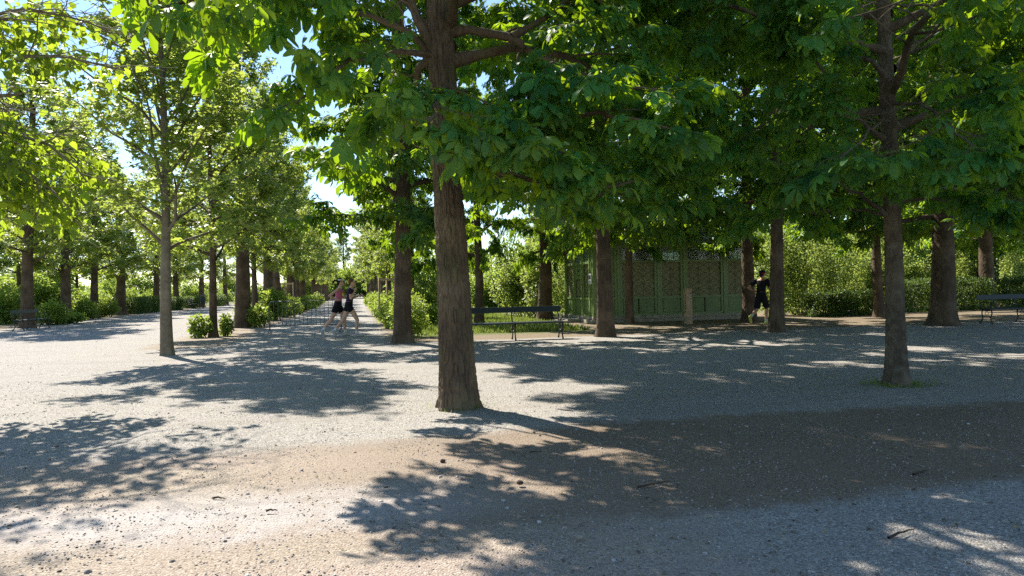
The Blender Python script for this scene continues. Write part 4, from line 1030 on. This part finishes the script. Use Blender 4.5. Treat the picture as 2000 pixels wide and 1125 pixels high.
def marker():
    x, y, _ = up(1343, 24.5); o = empty('marker_post', (x, y, 0), R(18)); tag(o, 'pale square wooden marker post standing before the green kiosk', 'post')
    MB().box((0, 0, .60), (.21, .21, 1.22), bev=.008).build('shaft', M['post_wood'], o)
    MB().box((.10, -.108, 1.04), (.16, .012, .05)).build('plate', M['galv'], o)
    rg = random.Random(4)
    for k in range(14):
        z = 1.13 - k * .055; MB().box((-.108, -.0 + .01 * rg.random(), z), (.006, .05 + .04 * rg.random(), .03)).build('engraved_mark', M['ink'], o)
marker()
def guard(loc, label, h=1.75, w=.75):
    o = empty('sapling_guard', loc, ANG); tag(o, label, 'stakes', 'wooden stakes guarding saplings')
    for x, y in ((0, .0), (w, 0), (w / 2, w * .8)): MB().tube([(x, y, -.1), (x, y, h)], .035, 8).build('stake', M['stake'], o, True)
    for a, b in (((0, 0), (w, 0)), ((w, 0), (w / 2, w * .8)), ((w / 2, w * .8), (0, 0))): MB().bar((a[0], a[1], h - .08), (b[0], b[1], h - .08), .03, .08).build('cross_rail', M['stake'], o)
    t = TubeSet(); t.add([(w / 2, .25, -.05), (w / 2 + .03, .25, 1.2), (w / 2, .28, 2.6)], [.025, .02, .012], 6); mobj('sapling_stem', t.mesh('sapling_stem', M['twig']), o)
guard(W(-4.6, 43.6), 'three pale wooden stakes round a sapling, seen above the barrier', 1.95, 1.1)
guard(W(1.0, 30.5), 'thin wooden stakes in the bushes right of the alley', 1.9, .7)

# ------------------------------------------------------------------ people
def solid(name, prims, mat, parent, voxel=0.011, smooth=4):
    """closed primitives fused into one continuous skin"""
    V, F, o = [], [], 0
    for v, f in prims: V += [tuple(x) for x in v]; F += [tuple(int(i) + o for i in q) for q in f]; o += len(v)
    me = bpy.data.meshes.new(name + '_src'); me.from_pydata(V, [], F)
    t = bpy.data.objects.new(name + '_src', me); col.objects.link(t)
    rm = t.modifiers.new('r', 'REMESH'); rm.mode = 'VOXEL'; rm.voxel_size = voxel
    sm = t.modifiers.new('s', 'SMOOTH'); sm.factor = .5; sm.iterations = smooth
    dg = bpy.context.evaluated_depsgraph_get()
    r = bpy.data.meshes.new_from_object(t.evaluated_get(dg)); bpy.data.objects.remove(t); bpy.data.meshes.remove(me)
    r.materials.clear(); r.materials.append(mat); r.polygons.foreach_set('use_smooth', np.ones(len(r.polygons), bool)); r.name = name
    return mobj(name, r, parent)
def limb_p(pts, rad, n=12):
    """tube with rounded ends"""
    P = np.array(pts, float); r = np.array(rad, float)
    d0 = unit(P[0] - P[1]); d1 = unit(P[-1] - P[-2])
    P = np.vstack([P[0] + d0 * r[0] * .9, P[0] + d0 * r[0] * .5, P, P[-1] + d1 * r[-1] * .5, P[-1] + d1 * r[-1] * .9])
    r = np.concatenate([[r[0] * .35, r[0] * .82], r, [r[-1] * .82, r[-1] * .35]])
    return tube_np(P, r, n, True)
def ell(c, a, n=14, rot=0.0):
    th = np.linspace(0, np.pi, n // 2 + 2)[1:-1]; ph = np.arange(n) * 2 * np.pi / n
    V = [[0, 0, a[2]]] + [[a[0] * math.sin(t) * math.cos(p), a[1] * math.sin(t) * math.sin(p), a[2] * math.cos(t)] for t in th for p in ph] + [[0, 0, -a[2]]]
    V = np.array(V); ca, sa = math.cos(rot), math.sin(rot); V = np.stack([V[:, 0] * ca + V[:, 2] * sa, V[:, 1], -V[:, 0] * sa + V[:, 2] * ca], -1) + np.array(c)
    F = []; m = len(th)
    for k in range(n): F.append((0, 1 + k, 1 + (k + 1) % n))
    for i in range(m - 1):
        for k in range(n): a0 = 1 + i * n; F.append((a0 + k, a0 + n + k, a0 + n + (k + 1) % n, a0 + (k + 1) % n))
    for k in range(n): a0 = 1 + (m - 1) * n; F.append((a0 + k, len(V) - 1, a0 + (k + 1) % n))
    return V, F
def loft(rings, n=18):
    """rings: (cx, cy, cz, depth x, width y)"""
    ph = np.arange(n) * 2 * np.pi / n; V = []; F = []
    for (cx, cyy, cz, dx, wy) in rings: V += [[cx + dx * math.cos(p), cyy + wy * math.sin(p), cz] for p in ph]
    k = len(rings)
    for i in range(k - 1):
        for j in range(n): F.append((i * n + j, i * n + (j + 1) % n, (i + 1) * n + (j + 1) % n, (i + 1) * n + j))
    F.append(tuple(range(n))[::-1]); F.append(tuple(range((k - 1) * n, k * n)))
    return np.array(V), F
def hand_p(w, d, curl=1.0):
    """palm, four bent fingers and a thumb"""
    w = np.array(w, float); d = unit(np.array(d, float)); side = unit(np.cross(d, [0, 0, 1.0]) if abs(d[2]) < .9 else np.array([0, 1.0, 0])); nrm = np.cross(side, d)
    out = [limb_p([w, w + d * .085], [.03, .036])]
    for k, L in zip((-1.5, -.5, .5, 1.5), (.055, .07, .075, .062)):
        b = w + d * .085 + side * k * .019; m_ = b + d * L * .55 - nrm * .012 * curl; e = m_ + d * L * .25 * (1 - .5 * curl) - nrm * L * .5 * curl
        out.append(limb_p([b, m_, e], [.0095, .009, .008], 8))
    b = w + d * .03 - side * .03; out.append(limb_p([b, b + d * .035 - side * .022, b + d * .065 - side * .015 - nrm * .02], [.012, .011, .009], 8))
    return out
def shoe_p(ank, heel, toe, r=.043):
    a, h, t = (np.array(q, float) for q in (ank, heel, toe)); mid = (h + t) / 2
    return [limb_p([h, mid, t], [r, r * 1.02, r * .82]), limb_p([a, (h * .6 + mid * .4)], [r * .95, r])]
def person(name, loc, rz, label, J, mats, scale=1.0, female=True, sleeve=None, shorts_len=.35, hair=None, extra=None):
    o = empty(name, loc, rz); o.scale = (scale,) * 3; tag(o, label, 'person')
    A = {k: np.array(v, float) for k, v in J.items()}
    sk = mats['skin']; hw = .155 if female else .175; pw = .165 if female else .16
    pel, ch_, nk, hd = A['pelvis'], A['chest'], A['neck'], A['head']
    def tor(off, z0=0.0, z1=1.0):
        ks = [(-.06, .085, pw * .78), (.0, .105, pw), (.22, .095, pw * .93), (.45, .082, hw * .80), (.7, .098, hw * .93), (.9, .09, hw * 1.0), (1.0, .062, hw * .72)]
        rings = []
        for t, dx, wy in ks:
            if t < z0 - 1e-6 or t > z1 + 1e-6: continue
            c = pel * (1 - t) + nk * t; c = c + (ch_ - (pel * .45 + nk * .55)) * math.sin(max(0, min(1, t)) * math.pi)
            rings.append((c[0], c[1], c[2], dx + off, wy + off))
        return loft(rings)
    legs = []
    for s_ in ('r', 'l'):
        h, k, a = A['hip_' + s_], A['knee_' + s_], A['ank_' + s_]
        legs.append(limb_p([h, h * .6 + k * .4 + np.array([.012, 0, 0]), k], [.088, .080, .056], 14))
        legs.append(limb_p([k, k * .68 + a * .32 - np.array([.012, 0, 0]), a], [.054, .057, .036], 12))
        legs.append(limb_p([a, A['toe_' + s_] * .5 + A['heel_' + s_] * .5], [.036, .034]))
    arms = []
    for s_ in ('r', 'l'):
        sh, el, wr = A['sh_' + s_], A['el_' + s_], A['wr_' + s_]
        f = 1.0 if female else 1.22
        arms.append(limb_p([sh, sh * .6 + el * .4, el], [.050 * f, .045 * f, .036 * f])); arms.append(limb_p([el, el * .7 + wr * .3, wr], [.037 * f, .038 * f, .025 * f])); arms += hand_p(wr, A['hd_' + s_])
    fx = A['face']; fx = unit(fx); lat = unit(np.cross([0, 0, 1.0], fx))
    fr = math.atan2(fx[1], fx[0])
    def hp(x, y, z): return hd + fx * x + lat * y + np.array([0, 0, z])
    head = [ell(hd, (.096, .078, .118)), ell(hp(.035, 0, -.06), (.062, .055, .06)), limb_p([nk - np.array([0, 0, .04]), hd - np.array([0, 0, .06])], [.06, .052]),
            limb_p([hp(.088, 0, .02), hp(.112, 0, -.018)], [.010, .015], 8), ell(hp(-.0, .078, -.005), (.018, .010, .03)), ell(hp(-.0, -.078, -.005), (.018, .010, .03)), ell(hp(.085, 0, -.055), (.014, .026, .010))]
    solid('body', legs + arms + head + [tor(0)], sk, o, .0125, 2)
    for s2 in (-1, 1):
        e = ell(hp(.086, s2 * .03, .018), (.010, .013, .008)); m = MB(); m.add(e[0], e[1]); m.build('eye', M['ink'], o, True)
    # shirt, shorts, socks and shoes follow the body
    sp = [tor(.013, .22 if female else .05, .9), loft([(*(pel * .06 + nk * .94)[:3], .07, hw * .80), (*(nk + np.array([0, 0, .0]))[:3], .062, .085)])]
    if sleeve:
        for s_ in ('r', 'l'):
            sh, el = A['sh_' + s_], A['el_' + s_]; sp.append(limb_p([sh, sh * (1 - sleeve) + el * sleeve], [.064 * (1 if female else 1.05), .058 * (1 if female else 1.15)]))
    solid('shirt', sp, mats['shirt'], o, .012, 3)
    pp = [tor(.015, -.06, .34)]
    for s_ in ('r', 'l'):
        h, k = A['hip_' + s_], A['knee_' + s_]; pp.append(limb_p([h, h * (1 - shorts_len) + k * shorts_len], [.100, .100 if female else .105], 14))
    solid('shorts', pp, mats['shorts'], o, .012, 3)
    for s_ in ('r', 'l'):
        a, k = A['ank_' + s_], A['knee_' + s_]
        solid('sock', [limb_p([a, a * .8 + k * .2], [.041, .044])], mats['sock'], o, .012, 2)
        solid('shoe', shoe_p(a, A['heel_' + s_], A['toe_' + s_]), mats['shoe'], o, .012, 2)
    hs = [ell(hp(-.022, 0, .026), (.096, .086, .108)), ell(hp(-.055, 0, -.04), (.052, .066, .06))]
    if hair == 'pony': hs += [limb_p([hp(-.10, 0, .03), hp(-.16, 0, .05), hp(-.215, 0, .01), hp(-.235, 0, -.07)], [.022, .036, .036, .012], 10)]
    solid('hair', hs, mats['hair'], o, .011, 2)
    if extra: extra(o, hp, fx, lat)
    return o
def visor(o, hp, fx, lat):
    m = [loft([(*hp(.0, 0, .05), .106, .093), (*hp(.0, 0, .085), .102, .09)])]
    solid('headband', m, M['white_cloth'], o, .009, 1)
    solid('visor_brim', [ell(hp(.135, 0, .035), (.06, .07, .008), rot=.25)], M['white_cloth'], o, .006, 1)
    solid('sunglasses', [ell(hp(.095, 0, .012), (.018, .072, .020))], M['ink'], o, .007, 1)
WY = 21.35
x2 = (668 - 1000) / 1400 * WY + .12
person('person', (x2 + .17, WY - .15, 0), ANG, 'running woman in dark purple t-shirt and shorts, hand raised to her chin', dict(
    pelvis=(-.07, 0, .90), chest=(-.015, 0, 1.22), neck=(.0, 0, 1.43), head=(.045, 0, 1.575), face=(1, -.12, 0),
    sh_r=(-.02, -.165, 1.37), el_r=(.0, -.25, 1.12), wr_r=(.11, -.13, 1.32), hd_r=(.25, .35, .75),
    sh_l=(-.01, .165, 1.37), el_l=(.03, .24, 1.13), wr_l=(.24, .20, 1.19), hd_l=(1, -.1, .15),
    hip_r=(-.04, -.085, .86), knee_r=(.17, -.09, .50), ank_r=(.15, -.09, .10), heel_r=(.11, -.09, .045), toe_r=(.32, -.09, .042),
    hip_l=(-.09, .085, .86), knee_l=(-.24, .08, .47), ank_l=(-.47, .08, .21), heel_l=(-.53, .08, .17), toe_l=(-.44, .08, .043)),
    dict(skin=M['skin'], shirt=M['purple'], shorts=M['black_cloth'], sock=M['white_cloth'], shoe=M['shoe'], hair=M['hair_brown']), sleeve=.42, shorts_len=.18, scale=1.02)
person('person', (x2 - .27, WY + .35, 0), ANG, 'running woman in pink top, black shorts and white visor', dict(
    pelvis=(-.07, 0, .90), chest=(-.03, 0, 1.22), neck=(-.01, 0, 1.43), head=(.03, 0, 1.585), face=(1, -.05, -.05),
    sh_r=(-.05, -.165, 1.37), el_r=(-.29, -.23, 1.20), wr_r=(-.12, -.20, 1.10), hd_r=(.9, .1, -.25),
    sh_l=(-.0, .165, 1.37), el_l=(.05, .24, 1.13), wr_l=(.26, .18, 1.22), hd_l=(1, -.2, .3),
    hip_r=(-.10, -.085, .86), knee_r=(-.27, -.09, .48), ank_r=(-.49, -.09, .21), heel_r=(-.56, -.09, .17), toe_r=(-.46, -.09, .043),
    hip_l=(-.03, .085, .86), knee_l=(.12, .09, .49), ank_l=(.13, .09, .10), heel_l=(.09, .09, .045), toe_l=(.30, .09, .042)),
    dict(skin=M['skin'], shirt=M['pink'], shorts=M['black_cloth'], sock=M['white_cloth'], shoe=M['shoe'], hair=M['hair_dark']), shorts_len=.30, hair='pony', extra=visor, scale=1.03)
def cap(o, hp, fx, lat):
    solid('cap', [ell(hp(-.01, 0, .05), (.105, .092, .085)), ell(hp(.11, 0, .055), (.07, .07, .012))], M['black_cloth'], o, .01, 1)
    solid('headband', [loft([(*hp(-.005, 0, .01), .108, .094), (*hp(-.005, 0, .05), .106, .092)])], M['red'], o, .009, 1)
xm, ym, _ = up(1487, 23.3)
person('person', (xm, ym, 0), R(36), 'running man in black shirt and shorts passing behind a chestnut trunk', dict(
    pelvis=(-.03, 0, .90), chest=(.0, 0, 1.22), neck=(.03, 0, 1.45), head=(.07, 0, 1.60), face=(1, -.15, -.05),
    sh_l=(.0, .195, 1.39), el_l=(-.22, .33, 1.17), wr_l=(-.02, .26, 1.06), hd_l=(1, -.3, 0),
    sh_r=(.03, -.195, 1.39), el_r=(.08, -.28, 1.12), wr_r=(.28, -.20, 1.20), hd_r=(1, .2, .3),
    hip_l=(-.04, .09, .86), knee_l=(-.12, .10, .46), ank_l=(-.42, .10, .28), heel_l=(-.49, .10, .26), toe_l=(-.43, .10, .06),
    hip_r=(.0, -.09, .86), knee_r=(.14, -.09, .49), ank_r=(.08, -.09, .10), heel_r=(.04, -.09, .045), toe_r=(.25, -.09, .042)),
    dict(skin=M['skin_tan'], shirt=M['black_cloth'], shorts=M['black_cloth'], sock=M['sock_teal'], shoe=M['shoe_yellow'], hair=M['hair_dark']), female=False, sleeve=.6, shorts_len=.72, extra=cap, scale=1.02)

# ------------------------------------------------------------------ small things on the ground
def gp(u, v):
    d = EYE * 1400 / (v - (562.5 - (u - 1000) * .021)); return ((u - 1000) / 1400 * d, d)
rg = np.random.default_rng(6)
for k, (u, v, L, a, lab) in enumerate([(1270, 948, .28, .1, 'dark twig on the brown soil near the long sun streaks'), (1790, 925, .18, .3, 'short twig on the brown soil at right'), (1750, 1045, .24, .5, 'thin curved twig on the pale gravel at lower right'), (420, 976, .10, .0, 'small bark chip on the pale dusty ground'), (522, 1000, .07, .2, 'tiny bark chip on the dusty ground, right of the larger one'), (1040, 885, .10, -.3, 'short stick in the sun patch near the trunk shadow')]):
    x, y = gp(u, v); P = grow(rg, (0, 0, 0), (math.cos(a), math.sin(a), 0), L, 5, 0, .14); P[:, 2] = .006 + .004 * np.arange(6) % .01
    P -= P.mean(axis=0) * np.array([1, 1, 0]); ts = TubeSet(); ts.add(P, np.linspace(.008, .003, 6), 6); o = mobj('twig', ts.mesh('twig', M['twig'])); o.location = (x, y, 0.002); tag(o, lab, 'twig', 'twigs fallen on the ground')
for u, v, s_, lab in [(858, 903, .022, 'dark pebble in the patch of sun before the big chestnut'), (1008, 946, .024, 'dark pebble at the edge of the tree shadow'), (1122, 1052, .02, 'grey pebble on the sandy gravel at bottom middle')]:
    x, y = gp(u, v); e = ell((0, 0, s_ * .5), (s_, s_ * .8, s_ * .65)); m = MB(); m.add(e[0] + rg.normal(0, s_ * .07, e[0].shape), e[1]); o = m.build('pebble', M['stone'] if u > 1100 else M['twig']); o.location = (x, y, 0); tag(o, lab, 'stone', 'single larger pebbles')

def litter():
    rg = np.random.default_rng(17); n = 2600
    d = 2.5 + 22 * rg.random(n) ** 1.3; k = (rg.random(n) - .5) * 1.6
    pos = np.column_stack([k * d, d, np.zeros(n)])
    near = np.clip(1 - np.hypot(pos[:, 0], pos[:, 1] - 8) / 30, 0, 1)
    pos[:, 2] = .008 + near * 0.035 * (vnoise(pos[:, 0] * 0.7 + 90, pos[:, 1] * 0.7 + 90, 5) - 0.5) + near * 0.018 * (vnoise(pos[:, 0] * 2.1 + 90, pos[:, 1] * 2.1 + 90, 6) - 0.5)
    ax = rg.normal(0, 1, (n, 3)); ax[:, 2] *= .18
    m, nt, N, L, b = new_mat('dry_leaf'); at = node(nt, 'ShaderNodeAttribute', attribute_name='var')
    L.new(ramp(nt, at.outputs['Fac'], [(0, (0.05, 0.035, 0.02)), (.6, (0.16, 0.11, 0.06)), (1, (0.26, 0.22, 0.10))]), b.inputs['Base Color']); b.inputs['Roughness'].default_value = .8
    o = mobj('litter', scatter('litter', pos, leaf_frames(pos, ax, rg, .25), .012 + .03 * rg.random(n) ** 2.5, TPL['simple'], m, rg)); tag(o, 'dry leaf bits and crumbs strewn over the gravel', 'litter', kind='stuff')
litter()

rg = np.random.default_rng(12); th = rg.random(150) * 6.283; rr = .26 + .16 * rg.random(150) ** 1.6
grass('grass', np.column_stack([MAIN[0] + np.cos(th) * rr, MAIN[1] + np.sin(th) * rr * .9, np.zeros(150)]), .035, 'few tiny weeds round the foot of the big middle chestnut')
